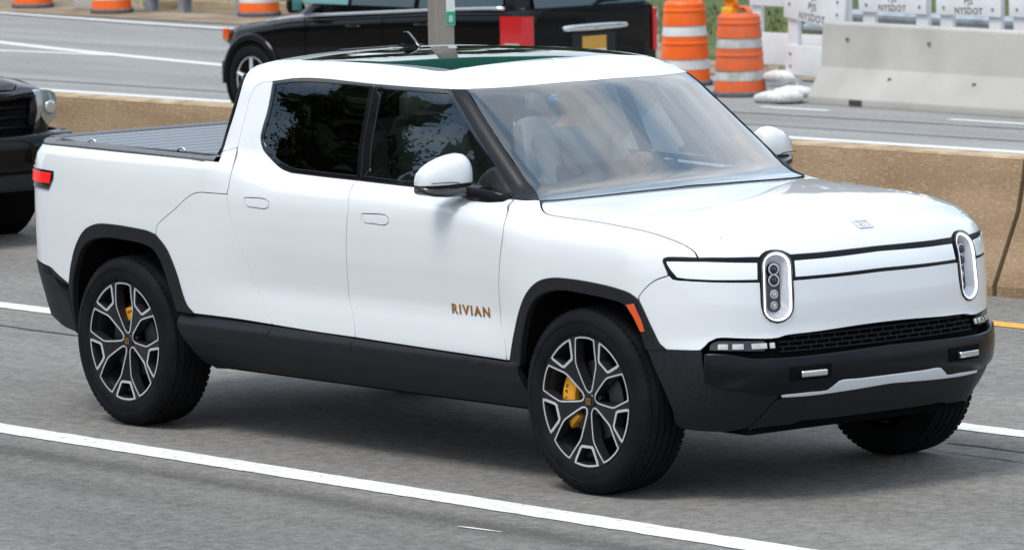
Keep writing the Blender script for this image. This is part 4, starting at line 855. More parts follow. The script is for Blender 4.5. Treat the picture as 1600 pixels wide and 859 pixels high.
# ---- mirrors
def superloft(secs, n=28):
    """secs: list of (centre, half-axis vectors a, b, exponent)"""
    V = []
    for c, a, b, e in secs:
        for k in range(n):
            t = 2*math.pi*k/n; ct, st = math.cos(t), math.sin(t)
            V.append(Vector(c)+Vector(a)*math.copysign(abs(ct)**(2/e), ct)+Vector(b)*math.copysign(abs(st)**(2/e), st))
    Fc = [(i*n+k, i*n+(k+1) % n, (i+1)*n+(k+1) % n, (i+1)*n+k) for i in range(len(secs)-1) for k in range(n)]
    Fc += [tuple(range(n)), tuple(range((len(secs)-1)*n, len(secs)*n))]
    return V, Fc
for s in (-1, 1):
    # sections run outboard along y: (y, x centre, z bottom, z top, x depth); flat underside
    def capsec(y, x, a, b_, d, n=28):
        out = []
        for k in range(n):
            t = 2*math.pi*k/n; ct, st = math.cos(t), math.sin(t); e = 2.4 if st > 0 else 9.0
            zc = a+(b_-a)*.30; hz = (b_-zc) if st > 0 else (zc-a)
            out.append((x+d*.75*math.copysign(abs(ct)**(2/e), ct), s*y, zc+hz*math.copysign(abs(st)**(2/e), st)))
        return out
    def capmesh(sec, name, mt, par):
        V = [q for q_ in sec for q in capsec(*q_)]; n = 28; L_ = len(sec)
        Fc = [(i*n+k, i*n+(k+1) % n, (i+1)*n+(k+1) % n, (i+1)*n+k) for i in range(L_-1) for k in range(n)]+[tuple(range(n)), tuple(range((L_-1)*n, L_*n))]
        b = MB(); b.add(V, Fc); return b.build(name, mt, par, auto=50)
    mir = capmesh([(.872, 2.508, 1.318, 1.365, .048), (.878, 2.510, 1.316, 1.402, .066), (.892, 2.514, 1.315, 1.430, .080), (.915, 2.516, 1.314, 1.446, .088), (.945, 2.514, 1.314, 1.450, .092), (.985, 2.508, 1.313, 1.444, .092), (1.025, 2.498, 1.311, 1.432, .088), (1.062, 2.487, 1.310, 1.414, .080), (1.090, 2.477, 1.310, 1.394, .068), (1.108, 2.468, 1.310, 1.372, .054), (1.116, 2.463, 1.311, 1.352, .038)], 'side_mirror', M['white'], T_)
    capmesh([(.850, 2.56, 1.272, 1.309, .045), (.88, 2.545, 1.266, 1.312, .062), (.92, 2.526, 1.262, 1.312, .086), (.97, 2.514, 1.259, 1.311, .096), (1.03, 2.500, 1.258, 1.309, .090), (1.08, 2.483, 1.262, 1.308, .076), (1.107, 2.470, 1.272, 1.308, .058), (1.117, 2.463, 1.286, 1.308, .040)], 'mirror_base', M['gloss_black'], mir)
    arm = [((2.53, s*.945, 1.280), (.05, 0, 0), (0, 0, .020), 3), ((2.58, s*.915, 1.272), (.055, 0, 0), (0, 0, .026), 3), ((2.65, s*.895, 1.252), (.064, 0, 0), (0, 0, .038), 3.5), ((2.70, s*.875, 1.243), (.068, 0, 0), (0, 0, .040), 3.5), ((2.71, s*.84, 1.243), (.068, 0, 0), (0, 0, .040), 3.5)]
    V, Fc = superloft(arm, 20); b = MB(); b.add(V, Fc); b.build('mirror_arm', M['satin_black'], mir, auto=45)
    b = MB(); b.tube([(2.545, s*1.105, 1.324), (2.563, s*1.07, 1.325), (2.578, s*1.01, 1.325), (2.580, s*.98, 1.322), (2.578, s*.965, 1.312)], .0022, 6); b.build('turn_signal', M['trim_black'], mir)
    b = MB(); b.box((2.452, s*.985, 1.372), (.006, .12, .06)); o = b.build('mirror_glass', M['chrome'], mir); bevel(o, .002)
# ---- cabin
b = MB(); V, Fc = superloft([((2.62+.0, y, 1.165), (.30, 0, 0), (0, 0, .055), 3) for y in (-.72, -.70, 0, .70, .72)], 20); b.add(V, Fc); b.build('dashboard', M['interior'], T_, auto=40)
b = MB(); b.box((2.40, -.05, 1.24), (.02, .40, .20)); o = b.build('centre_screen', M['gloss_black'], T_); bevel(o, .006)
b = MB(); b.box((2.34, .38, 1.26), (.02, .30, .11)); o = b.build('driver_display', M['gloss_black'], T_); bevel(o, .006)
b = MB(); b.box((1.6, 0, .62), (2.0, 1.7, .06)); b.build('cabin_floor', M['interior'], T_)
for s in (-1, 1):
    b = MB(); b.box((1.85, s*.775, 1.0), (1.75, .03, .46)); o = b.build('door_card', M['seat'], T_); bevel(o, .012)
b = MB(); b.box((.80, 0, 1.16), (.04, 1.5, .62)); o = b.build('rear_bulkhead', M['seat'], T_); bevel(o, .015)
def seat(x, y, w=.50, hr=True):
    b = MB(); V, Fc = superloft([((x+.22, y, .90), (0, w/2, 0), (0, 0, .08), 4), ((x+.10, y, .92), (0, w/2, 0), (0, 0, .09), 4), ((x-.25, y, .90), (0, w/2, 0), (0, 0, .09), 4)], 20); b.add(V, Fc)
    V, Fc = superloft([((x-.24, y, .92), (0, w/2, 0), (.07, 0, .01), 4), ((x-.30, y, 1.20), (0, w/2, 0), (.075, 0, .01), 4), ((x-.37, y, 1.46), (0, w/2*.86, 0), (.06, 0, .01), 4), ((x-.38, y, 1.49), (0, w/2*.7, 0), (.04, 0, .01), 4)], 20); b.add(V, Fc)
    o = b.build('seat', M['seat'], T_, auto=40)
    b = MB(); V, Fc = superloft([((x-.375, y, 1.50), (0, .10, 0), (.045, 0, 0), 3.5), ((x-.38, y, 1.53), (0, .135, 0), (.055, 0, 0), 3.5), ((x-.385, y, 1.63), (0, .13, 0), (.05, 0, 0), 3.5), ((x-.385, y, 1.66), (0, .10, 0), (.03, 0, 0), 3.5)], 20); b.add(V, Fc); b.build('headrest', M['seat'], o, auto=40)
seat(1.98, .38); seat(1.98, -.38); seat(1.12, .42, .52); seat(1.12, -.42, .52)
b = MB(); n = 40; Msw = Matrix.Translation((2.33, .38, 1.17)) @ Matrix.Rotation(R(-22), 4, 'Y')
b.tube([Msw @ Vector((0, .185*math.cos(2*math.pi*k/n), .185*math.sin(2*math.pi*k/n))) for k in range(n+1)], .016, 8, cap=False)
b.tube([Msw @ Vector((0, -.18, 0)), Msw @ Vector((.02, 0, -.01)), Msw @ Vector((0, .18, 0))], .018, 8); b.tube([Msw @ Vector((.02, 0, 0)), Msw @ Vector((0, 0, -.18))], .018, 8)
b.tube([Msw @ Vector((0, 0, 0)), Msw @ Vector((.25, 0, -.02))], .03, 8); b.build('steering_wheel', M['trim_black'], T_, auto=40)
b = MB(); b.box((2.26, 0, 1.645), (.10, .20, .045)); o = b.build('camera_housing', M['trim_black'], T_); bevel(o, .01)
b = MB(); b.box((2.18, .0, 1.58), (.03, .22, .06)); o = b.build('rear_view_mirror', M['trim_black'], T_); bevel(o, .012)
st = TOP.at(TOP.to(np.array(CV['sticker']))); nn = grad(st)
b = MB(); b.add(list(st-nn*.016)+list(st-nn*.019), [(0, 1, 2, 3), (7, 6, 5, 4)]); b.build('toll_tag', mat('toll_tag_blue', (.08, .30, .62), .4), T_)
b = MB(); q = st[0:1]+(st[1]-st[0])*np.array([[.15], [.5]]); b.tube([q[0]-nn[0]*.014+[0, 0, .004], q[1]-nn[0]*.014+[0, 0, .004]], .004, 6); b.build('toll_tag_stripe', M['white'], T_)
# ------------------------------------------------------------------ the place: roads, barrier, far carriageway
def asphalt(name, c_lo, c_hi, bands=(), streak=.25):
    """aged asphalt: aggregate speckle, long streaks worn by traffic, wheel-path bands at given y"""
    m = mat(name, c_hi, .88, spec=.3); t = m.node_tree; b = t.nodes['Principled BSDF']; Lk = t.links.new
    tc = t.nodes.new('ShaderNodeTexCoord'); sx = t.nodes.new('ShaderNodeSeparateXYZ'); Lk(tc.outputs['Object'], sx.inputs[0])
    def noise(scale, detail, sc=(1, 1, 1), rough=.55):
        mp = t.nodes.new('ShaderNodeMapping'); mp.inputs['Scale'].default_value = sc; Lk(tc.outputs['Object'], mp.inputs['Vector'])
        n = t.nodes.new('ShaderNodeTexNoise'); n.inputs['Scale'].default_value = scale; n.inputs['Detail'].default_value = detail; n.inputs['Roughness'].default_value = rough; Lk(mp.outputs['Vector'], n.inputs['Vector']); return n.outputs['Fac']
    def mth(op, a, b_, clamp=False):
        n = t.nodes.new('ShaderNodeMath'); n.operation = op; n.use_clamp = clamp
        for i, q in enumerate((a, b_)):
            if isinstance(q, (int, float)): n.inputs[i].default_value = q
            else: Lk(q, n.inputs[i])
        return n.outputs[0]
    speck = noise(75, 3, rough=.7); mid = noise(1.3, 6, (.35, 1, 1)); st = noise(1.0, 5, (.10, 2.6, 1)); fine = noise(14, 4)
    v = mth('ADD', mth('MULTIPLY', speck, .62), mth('MULTIPLY', mid, .30)); v = mth('ADD', v, mth('MULTIPLY', st, streak)); v = mth('ADD', v, mth('MULTIPLY', fine, .55)); v = mth('ADD', v, mth('MULTIPLY', noise(34, 2, (.8, 1, 1), .8), .45)); v = mth('SUBTRACT', v, .42)
    for (y0, w, amt) in bands:
        d = mth('SUBTRACT', sx.outputs['Y'], y0); wob = mth('MULTIPLY', mth('SUBTRACT', noise(.9, 4, (.5, .5, 1)), .5), w*1.3); d = mth('ADD', d, wob)
        d = mth('DIVIDE', mth('MULTIPLY', d, d), w*w); g = mth('POWER', 2.718, mth('MULTIPLY', d, -1.0))
        g = mth('MULTIPLY', g, mth('ADD', mth('MULTIPLY', fine, .9), .55))
        v = mth('ADD', v, mth('MULTIPLY', g, amt))
    r = t.nodes.new('ShaderNodeValToRGB'); r.color_ramp.elements[0].position = .42; r.color_ramp.elements[1].position = .92
    r.color_ramp.elements[0].color = (*c_lo, 1); r.color_ramp.elements[1].color = (*c_hi, 1); Lk(v, r.inputs['Fac']); Lk(r.outputs['Color'], b.inputs['Base Color'])
    bu = t.nodes.new('ShaderNodeBump'); bu.inputs['Strength'].default_value = .35; bu.inputs['Distance'].default_value = .008; Lk(speck, bu.inputs['Height']); Lk(bu.outputs['Normal'], b.inputs['Normal'])
    return m
M['asphalt'] = asphalt('asphalt_near', (.092, .086, .079), (.305, .288, .265), bands=[(-1.88, .13, -.20), (-2.35, .30, -.07), (.55, .5, .05), (-1.10, .35, .04), (2.2, .5, .06), (3.9, .6, .05), (-3.2, .5, -.06)])
M['asphalt_far'] = asphalt('asphalt_far', (.18, .177, .172), (.37, .365, .355), bands=[(21.6, .4, .06), (22.6, .35, -.07), (26.4, .5, .08), (25.9, .3, -.05), (20.4, .4, .05)], streak=.32)
M['line_white'] = noise_col(mat('road_paint_white', (.80, .80, .78), .7), (.48, .475, .46), (.82, .82, .80), 24, 8, .30, .46, bump=.25, bscale=60)
M['line_yellow'] = noise_col(mat('road_paint_yellow', (.75, .42, .05), .7), (.62, .34, .05), (.80, .46, .06), 30, 5)
M['soil'] = noise_col(mat('bare_soil', (.26, .19, .12), .95), (.16, .115, .075), (.38, .30, .21), 1.6, 9, .3, .7, bump=.6, bscale=9)
M['grass'] = noise_col(mat('verge_grass', (.07, .10, .03), .95), (.045, .07, .02), (.13, .16, .05), 2.2, 9, .3, .7, bump=.6, bscale=20)
SL = .049
def strip(name, pts, w, z, mt, th=None):
    V = []; n = len(pts)
    for i, p in enumerate(pts):
        a = Vector(pts[max(i-1, 0)]); b = Vector(pts[min(i+1, n-1)]); d = (b-a).normalized(); nrm = Vector((-d.y, d.x))
        ww = w if not callable(w) else w(i)
        V += [(p[0]+nrm.x*ww/2, p[1]+nrm.y*ww/2, z), (p[0]-nrm.x*ww/2, p[1]-nrm.y*ww/2, z)]
    o = mesh_obj(name, V, [(2*i, 2*i+1, 2*i+3, 2*i+2) for i in range(n-1)], mt)
    b = bmesh.new(); b.from_mesh(o.data)
    if b.faces and sum(f.normal.z for f in b.faces) < 0: bmesh.ops.reverse_faces(b, faces=b.faces)
    b.to_mesh(o.data); b.free(); return o
def by(x): return 5.77+SL*(x+.9)                        # toe of the median barrier
g = MB(); g.add([(-1500, -1500, -1.06), (1500, -1500, -1.06), (1500, 1500, -1.06), (-1500, 1500, -1.06)], [(0, 1, 2, 3)]); tag(g.build('ground', M['grass']), kind='structure')
xs_ = np.linspace(-260, 260, 80)
def sheet(name, y0, y1, z, mt, skirt=0):
    V = []; 
    for x in xs_: V += [(x, y0(x), z), (x, y1(x), z)]
    Fc = [(2*i, 2*i+2, 2*i+3, 2*i+1) for i in range(len(xs_)-1)]
    if skirt:
        n = len(V)
        for x in xs_: V += [(x, y0(x)-skirt, -1.1), (x, y1(x), -1.1)]
        Fc += [(n+2*i, n+2*i+2, 2*i+2, 2*i) for i in range(len(xs_)-1)]+[(2*i+1, 2*i+3, n+2*i+3, n+2*i+1) for i in range(len(xs_)-1)]
    return tag(mesh_obj(name, V, Fc, mt), kind='structure')
sheet('road', lambda x: -9.5, lambda x: by(x)+.30, 0, M['asphalt'], skirt=2.5)
sheet('road_far', lambda x: by(x)+.28, lambda x: float(np.interp(x, [-33, -29], [29.75, 26.6])), -1.0, M['asphalt_far'])
sheet('shoulder', lambda x: float(np.interp(x, [-33, -29], [29.6, 26.5])), lambda x: float(np.interp(x, [-33, -29], [33.5, 27.6])), -.985, M['soil'])
X0, X1 = -120, 90
_lr = random.Random(3); lx_ = list(np.linspace(X0, -8, 12))+list(np.arange(-7.9, 9, .07))+list(np.linspace(9.2, X1, 12)); jw = [_lr.gauss(0, .0045) for _ in lx_]; jc = [_lr.gauss(0, .002) for _ in lx_]
tag(strip('lane_line', [(x, -1.47+c_) for x, c_ in zip(lx_, jc)], lambda i: .20+jw[i], .004, M['line_white']), kind='structure')
tag(strip('lane_line', [(x, 1.69-c_) for x, c_ in zip(lx_, jc)], lambda i: .17-jw[i], .004, M['line_white']), kind='structure')
tag(strip('edge_line', [(x, 4.80) for x in np.linspace(-3.5, X1, 30)], .16, .004, M['line_yellow']), kind='structure')
def ey(x): return 21.305+SL*(x+16.33)
tag(strip('edge_line', [(x, ey(x)) for x in np.linspace(X0, X1, 60)], .20, -.996, M['line_white']), kind='structure')
tag(strip('edge_line', [(-120, 33.0), (-60, 30.5), (-50, 29.8), (-45.56, 29.41), (-41.9, 29.06), (-39.4, 28.92), (-34, 28.75), (-31, 28.6)], .18, -.983, M['line_white']), kind='structure')
tag(strip('lane_line', [(-70, 32.0), (-55, 28.6), (-45, 26.55), (-39.8, 25.46), (-37.8, 25.07), (-35.5, 24.72), (-33.7, 24.47), (-31, 24.2), (-27, 23.95), (-25, 23.85)], .20, -.996, M['line_white']), kind='structure')
tag(strip('lane_line', [(-90, 23.2), (-45, 24.2), (-40, 24.36), (-38.3, 24.46), (-37.4, 24.62), (-36.2, 24.78)], .16, -.9955, M['line_white']), kind='structure')
for a, b in ((-22.8, -21.8), (-19.9, -17.2), (-14.5, -11.8)):
    tag(strip('lane_dash', [(a, 23.76), (b, 23.82)], .11, -.996, M['line_white']), kind='structure')
# sealed cracks and a scrap of paint on the near lanes
M['crack'] = mat('crack_seal', (.045, .045, .045), .8)
def crack(p0, p1, w, z=.003, seed=1, wob=.03, nm='road_crack', mt=None):
    r_ = random.Random(seed); n = 40; pts = []
    y = 0
    for i in range(n+1):
        y = y*.8+r_.uniform(-wob, wob); t = i/n; pts.append((p0[0]+(p1[0]-p0[0])*t, p0[1]+(p1[1]-p0[1])*t+y))
    ws = [w*r_.uniform(.4, 1.2) for _ in pts]
    return tag(strip(nm, pts, lambda i: ws[i], z, mt or M['crack']), kind='structure')
crack((-9, 1.02), (1.0, 1.10), .035, seed=3, wob=.015); crack((-4, 1.42), (-.3, 1.46), .02, seed=4, wob=.012); crack((3.4, 1.25), (12, 1.36), .025, seed=8, wob=.014)
crack((3.0, 1.05), (9.5, .86), .012, seed=9, wob=.012)
for k, (a, b, yy) in enumerate(((-60, 40, 22.1), (-60, 20, 20.9), (-26, -10, 23.2))): crack((a, yy+SL*(a+20)), (b, yy+SL*(b+20)), .07, z=-.997, seed=20+k, wob=.02)
tag(strip('paint_scrap', [(3.757, -1.969), (3.83, -1.960), (3.94, -1.950), (4.02, -1.942)], lambda i: (.008, .022, .016, .004)[i], .004, M['line_white']), kind='structure')
# median barrier, in cast lengths with open joints
M['barrier'] = noise_col(mat('weathered_barrier', (.33, .25, .17), .9), (.255, .165, .090), (.375, .258, .155), 3.0, 12, .30, .70, bump=.35, bscale=90, stretch=(.4, 1, 1.4), dist=.008)
M['barrier_top'] = noise_col(mat('rust_stained_coping', (.46, .33, .20), .9), (.34, .22, .12), (.56, .43, .29), 5, 8, bump=.3, bscale=60)
def add_flecks(m, thr=.70, col=(.60, .52, .42), scale=26, dark=None):
    """pale and dark aggregate flecks worked into an existing colour"""
    t = m.node_tree; b = t.nodes['Principled BSDF']; src = b.inputs['Base Color'].links[0].from_socket
    tc = t.nodes.new('ShaderNodeTexCoord'); mp = t.nodes.new('ShaderNodeMapping'); mp.inputs['Scale'].default_value = (.4, 1, 1.1); t.links.new(tc.outputs['Object'], mp.inputs['Vector'])
    for sc_, th_, cl in ((scale, thr, col), (scale*.7, thr, dark)):
        if cl is None: continue
        v = t.nodes.new('ShaderNodeTexNoise'); v.inputs['Scale'].default_value = sc_; v.inputs['Detail'].default_value = 2; t.links.new(mp.outputs['Vector'], v.inputs['Vector'])
        r = t.nodes.new('ShaderNodeValToRGB'); r.color_ramp.elements[0].position = th_-.05; r.color_ramp.elements[1].position = th_+.03; r.color_ramp.elements[1].color = (.5, .5, .5, 1); t.links.new(v.outputs['Fac'], r.inputs['Fac'])
        mx = t.nodes.new('ShaderNodeMix'); mx.data_type = 'RGBA'; t.links.new(r.outputs['Color'], mx.inputs[0]); t.links.new(src, mx.inputs[6]); mx.inputs[7].default_value = (*cl, 1); src = mx.outputs[2]
    t.links.new(src, b.inputs['Base Color'])
add_flecks(M['barrier'], .62, (.50, .37, .24), 80, (.235, .155, .085))
prof = [(0, -.01), (0, .06), (.197, .477), (.245, .68), (.258, .755), (.268, .775), (.44, .775), (.455, .76), (.52, .60), (.70, .35), (.86, -1.1), (.1, -1.1)]
edges = [-48.9, -42.8, -36.7, -30.6, -24.5, -18.4, -12.3, -6.8, -.9, 5.2, 11.3, 17.4, 23.5]
bar_root = empty('median_barrier', (0, 0, 0), label='long brown weathered concrete median barrier running behind the white pickup', cat='barrier')
for a, b in zip(edges[:-1], edges[1:]):
    mb = MB(); n = 14
    V = []
    for i in range(n+1):
        x = a+.018+(b-a-.036)*i/n
        for py, pz in prof: V.append((x, by(x)+py, pz))
    k = len(prof); Fc = [(i*k+j, i*k+(j+1) % k, (i+1)*k+(j+1) % k, (i+1)*k+j) for i in range(n) for j in range(k)]+[tuple(range(k)), tuple(range(n*k, n*k+k))]
    mb.add(V, Fc); o = mb.build('barrier_section', M['barrier'], bar_root, auto=25)
    mc = MB(); V = []
    for i in range(n+1):
        x = a+.018+(b-a-.036)*i/n
        for py, pz in ((.262, .768), (.274, .781), (.434, .781), (.447, .765)): V.append((x, by(x)+py, pz))
    mc.add(V, [(i*4+j, i*4+j+1, (i+1)*4+j+1, (i+1)*4+j) for i in range(n) for j in range(3)]); mc.build('coping', M['barrier_top'], o, auto=25)
# post standing on the barrier with a reference marker, and the road sign it carries above the picture
M['post'] = noise_col(mat('weathered_post', (.33, .29, .25), .85), (.27, .235, .20), (.37, .33, .29), 6, 6, bump=.2, bscale=40, stretch=(1, 1, .3))
M['marker_green'] = mat('marker_green', (.02, .36, .20), .4); M['marker_white'] = mat('marker_white', (.75, .78, .76), .4); M['sign_green'] = mat('sign_green', (.0, .16, .10), .4)
px_, py_ = -6.05, by(-6.05)+.42
post = empty('sign_post', (px_, py_-.06, .781), label='square grey-brown post with green reference marker standing on the median barrier', cat='post')
b = MB(); b.box((0, 0, 2.5), (.13, .13, 5.0)); o = b.build('post_shaft', M['post'], post); bevel(o, .012)
b = MB(); b.box((0, 0, .01), (.17, .17, .02)); o = b.build('base_plate', M['post'], post); bevel(o, .008)
b = MB(); b.box((.070, .035, .97), (.004, .062, .74)); mk_ = b.build('reference_marker', M['marker_white'], post)
for zz in (.645, .86, 1.07):
    b = MB(); b.box((.0735, .035, zz), (.003, .062, .085 if zz < .7 else .02)); b.build('marker_cell', M['marker_green'], mk_)
Mx = Matrix(((0, 0, 1, .0755), (1, 0, 0, .018), (0, 1, 0, .620), (0, 0, 0, 1)))
text_mesh('marker_digit', '8', .062, M['marker_white'], mk_, Mx, extrude=.0005)
b = MB(); b.box((.08, -.1, 3.55), (.01, 2.8, 1.5)); sp = b.build('green_sign_panel', M['sign_green'], post)
for c, d in (((.087, -.1, 4.26), (.004, 2.72, .03)), ((.087, -.1, 2.84), (.004, 2.72, .03)), ((.087, -1.46, 3.55), (.004, .03, 1.4)), ((.087, 1.26, 3.55), (.004, .03, 1.4))):
    b = MB(); b.box(c, d); b.build('sign_border', M['marker_white'], sp)
post.rotation_euler = (0, 0, R(-12))

# ---- traffic drums
M['drum_orange'] = noise_col(mat('drum_orange', (.95, .14, .01), .45), (.93, .125, .008), (.98, .16, .012), 4, 4)
M['drum_red'] = noise_col(mat('drum_faded', (.70, .08, .02), .6), (.62, .07, .02), (.78, .12, .04), 6, 6)
M['drum_white'] = noise_col(mat('drum_white', (.78, .76, .74), .5), (.70, .68, .66), (.82, .80, .78), 5, 5)
M['drum_dirty'] = noise_col(mat('drum_white_dirty', (.55, .54, .50), .6), (.40, .39, .36), (.66, .65, .61), 7, 8, .3, .65)
M['drum_orange_d'] = noise_col(mat('drum_orange_dirty', (.74, .13, .03), .6), (.58, .15, .07), (.84, .14, .03), 8, 9, .3, .55)
M['drum_base'] = noise_col(mat('drum_rubber_base', (.09, .09, .10), .85), (.06, .06, .065), (.16, .16, .17), 10, 6)
def drum(loc, label, dirty=False, lamp=False, h=.94, rz=0, lift=.0):
    root = empty('traffic_drum', loc, rz, label=label, cat='drum', group='orange and white drums along the far road')
    og, wh = (M['drum_orange_d'], M['drum_dirty']) if dirty else (M['drum_orange'], M['drum_white'])
    lv = [1.0, .80, .765, .705, .575, .545, .44, .405, .36, .31, .18, .15, .0]
    def rad(t): return .235+.055*(1-t)
    b = MB(); b.lathe([(.30, .0), (.315, .012), (.315, .045), (.295, .06), (.27, .062), (.27, 0)], 32, closed=True); b.build('rubber_base', M['drum_base'], root, auto=40)
    segs = [(.06, .20, og, 'band'), (.20, .325, wh, 'band'), (.325, .60, og, 'band'), (.60, .725, wh, 'band'), (.725, .985, og, 'band')]
    for (a, c, mt, nm) in segs:
        b = MB(); pr = []
        n = 4
        st_ = .004 if mt is wh else 0
        pr.append((rad(a)+.006-st_, a*h)); pr.append((rad(a)+.006-st_, a*h+.012))
        if mt is og and c-a > .2:
            mz = (a+c)/2+.05; pr += [(rad(mz)-.002, mz*h-.02), (rad(mz)+.007, mz*h-.012), (rad(mz)+.007, mz*h+.010), (rad(mz)-.003, mz*h+.018)]
        pr.append((rad(c)-st_, c*h-.004)); pr.append((rad(c)-st_-.006, c*h))
        b.lathe(pr, 40); b.build('drum_band', mt, root, auto=30)
    b = MB(); b.lathe([(rad(.985)-.006, .985*h), (rad(1)-.02, h+.008), (rad(1)-.06, h+.016), (.0005, h+.016)], 40); b.build('drum_top', og, root, auto=40)
    b = MB()
    for s in (-1, 1): b.tube([(s*.19, 0, h), (s*.17, 0, h+.055), (s*.12, 0, h+.085), (s*.06, 0, h+.082), (s*.045, 0, h+.01)], [.03, .03, .026, .024, .024], 8, sq=.9)
    b.tube([(-.12, 0, h+.085), (.12, 0, h+.085)], .018, 8); b.build('handle', og, root, auto=50)
    if lamp:
        b = MB(); b.box((-.11, -.04, h+.045), (.17, .11, .075)); o = b.build('warning_lamp', mat('lamp_yellow', (.85, .45, .02), .4), root); bevel(o, .02, 3)
        b = MB(); b.lathe([(.085, -.03), (.09, -.02), (.09, .02), (.085, .03), (.05, .042), (.0005, .046)], 28, 'y', c=(-.08, -.04, h+.16)); b.build('lamp_lens', mat('lamp_amber', (.85, .30, .01), .2, coat=1), o, auto=40)
    return root
drum((-26.02, 25.50, -1), 'bright orange drum with clean white bands nearest the black suv', h=.95)
drum((-24.25, 24.75, -1), 'scuffed dirty drum with yellow warning lamp beside the white barricade', dirty=True, lamp=True, h=.90)
drum((-46.25, 30.46, -.98), 'drum at far upper left corner beside the pale concrete block', h=.95)
drum((-44.05, 30.32, -.98), 'drum with red orange bottom next to the first guardrail post', dirty=False, h=.95)
drum((-41.45, 31.03, -.98), 'drum showing behind the hood of the black suv', h=.95)
# ---- light concrete barrier at the right
M['concrete'] = noise_col(mat('pale_concrete', (.50, .48, .45), .9), (.44, .415, .38), (.55, .525, .485), 1.6, 9, .3, .7, bump=.25, bscale=50)
M['concrete_dark'] = mat('cast_hole', (.05, .05, .05), .9)
jb = empty('concrete_barrier', (-22.72, 24.36, -1), R(-1.2), label='pale grey concrete barrier section with lifting holes in front of white barricades', cat='barrier')
jp = [(0, 0), (0, .085), (.20, .40), (.235, .86), (.25, .88), (.43, .88), (.445, .86), (.48, .40), (.68, .085), (.68, 0)]
b = MB(); b.prism([(p[0], p[1]) for p in jp], 0, 7.2, 'x'); o = b.build('barrier_body', M['concrete'], jb); bevel(o, .015, 2, 12)
def jface(z): return float(np.interp(z, [.085, .40, .86], [0, .20, .235]))
for x, z in ((.42, .70), (1.72, .70), (1.18, .30), (2.5, .30), (3.4, .70), (3.9, .30)):
    b = MB(); b.lathe([(.022, -.012), (.022, .02), (.0005, .02)], 12, 'y', c=(x, jface(z), z)); b.build('lifting_hole', M['concrete_dark'], jb)
for x in (.78, 4.6):
    b = MB(); b.box((x, .03, .045), (.20, .08, .06)); b.build('drain_slot', M['concrete_dark'], jb)
# ---- white barricades with stencilled lettering
M['board'] = noise_col(mat('white_board', (.80, .80, .81), .55), (.75, .75, .76), (.84, .84, .85), 3, 6)
M['stencil'] = noise_col(mat('stencil_black', (.03, .03, .035), .7), (.02, .02, .025), (.16, .16, .17), 30, 4, .45, .7)
M['bolt'] = mat('zinc_bolt', (.22, .27, .34), .45, metal=.6)
def barricade(loc, rz, label, ups, boards, text=None, uw=.18):
    """ups: x of uprights; boards: (x0, x1, z0, height, tilt, dy); text: (board index, x centre, lines, size)"""
    root = empty('barricade', loc, rz, label=label, cat='barricade', group='white stencilled barricades behind the concrete barrier')
    for x in ups:
        b = MB(); b.box((x, .03, .85), (uw, .06, 1.7)); o = b.build('upright', M['board'], root); bevel(o, .006)
        b = MB(); b.box((x, .12, .05), (.14, .62, .10)); o = b.build('foot', M['board'], root); bevel(o, .006)
    for i, (x0, x1, z, hh, tilt, dy) in enumerate(boards):
        w = x1-x0; Mr = Matrix.Rotation(tilt, 4, 'Y'); C_ = Vector(((x0+x1)/2, -.017+dy, z+hh/2))
        b = MB(); b.box(C_, (w, .03, hh), M=Mr); o = b.build('board', M['board'], root); bevel(o, .005)
        for x in ups:
            if not x0 < x < x1: continue
            for dz in (-.07, .07):
                q = C_+Mr @ Vector((x-C_.x, -.016, dz)); b = MB(); b.lathe([(.017, 0), (.015, -.010), (.0005, -.012)], 10, 'y', c=q); b.build('bolt', M['bolt'], o)
        if text and text[0] == i:
            for k, s in enumerate(text[2]):
                ts = text[3]
                T0 = Matrix.Translation(C_) @ Mr @ Matrix.Translation((text[1]-C_.x, -.0165, -hh/2+.022+(len(text[2])-1-k)*ts*1.05)) @ Matrix.Rotation(R(90), 4, 'X')
                text_mesh('stencil_text', s, ts, M['stencil'], o, T0, extrude=.0008, spacing=1.12, align='CENTER', bold=.001)
    return root
barricade((-25.15, 25.75, -1), R(0), 'long white barricade standing behind the two orange drums', (.06, 1.30, 1.52), [(0, 1.62, .93, .40, 0, 0), (0, 1.95, .27, .36, 0, 0)])
barricade((-23.75, 25.05, -1), R(-8), 'white barricade with tilted stencilled board at the end of the pale barrier', (.06, .98), [(-.05, 1.12, .82, .46, R(5.5), 0), (-.05, .85, .24, .33, 0, 0)], text=(0, .50, ('PJS', 'PJS', 'NYSDOT'), .115))
barricade((-22.52, 25.00, -1), R(1), 'white stencilled barricade just right of the tilted board', (.10, .92), [(-.02, 1.02, .975, .30, 0, 0)], text=(0, .50, ('PJS', 'NYSDOT'), .098))
barricade((-21.33, 25.02, -1), R(1), 'white stencilled barricade in the middle of the row above the pale barrier', (.10, .83), [(-.02, .95, .98, .30, 0, 0)], text=(0, .47, ('PJS', 'NYSDOT'), .098))
barricade((-20.25, 25.05, -1), R(1), 'white stencilled barricade cut off by the right edge of the picture', (.10, .85), [(-.02, .98, .99, .30, 0, 0)], text=(0, .48, ('PJS', 'NYSDOT'), .098))
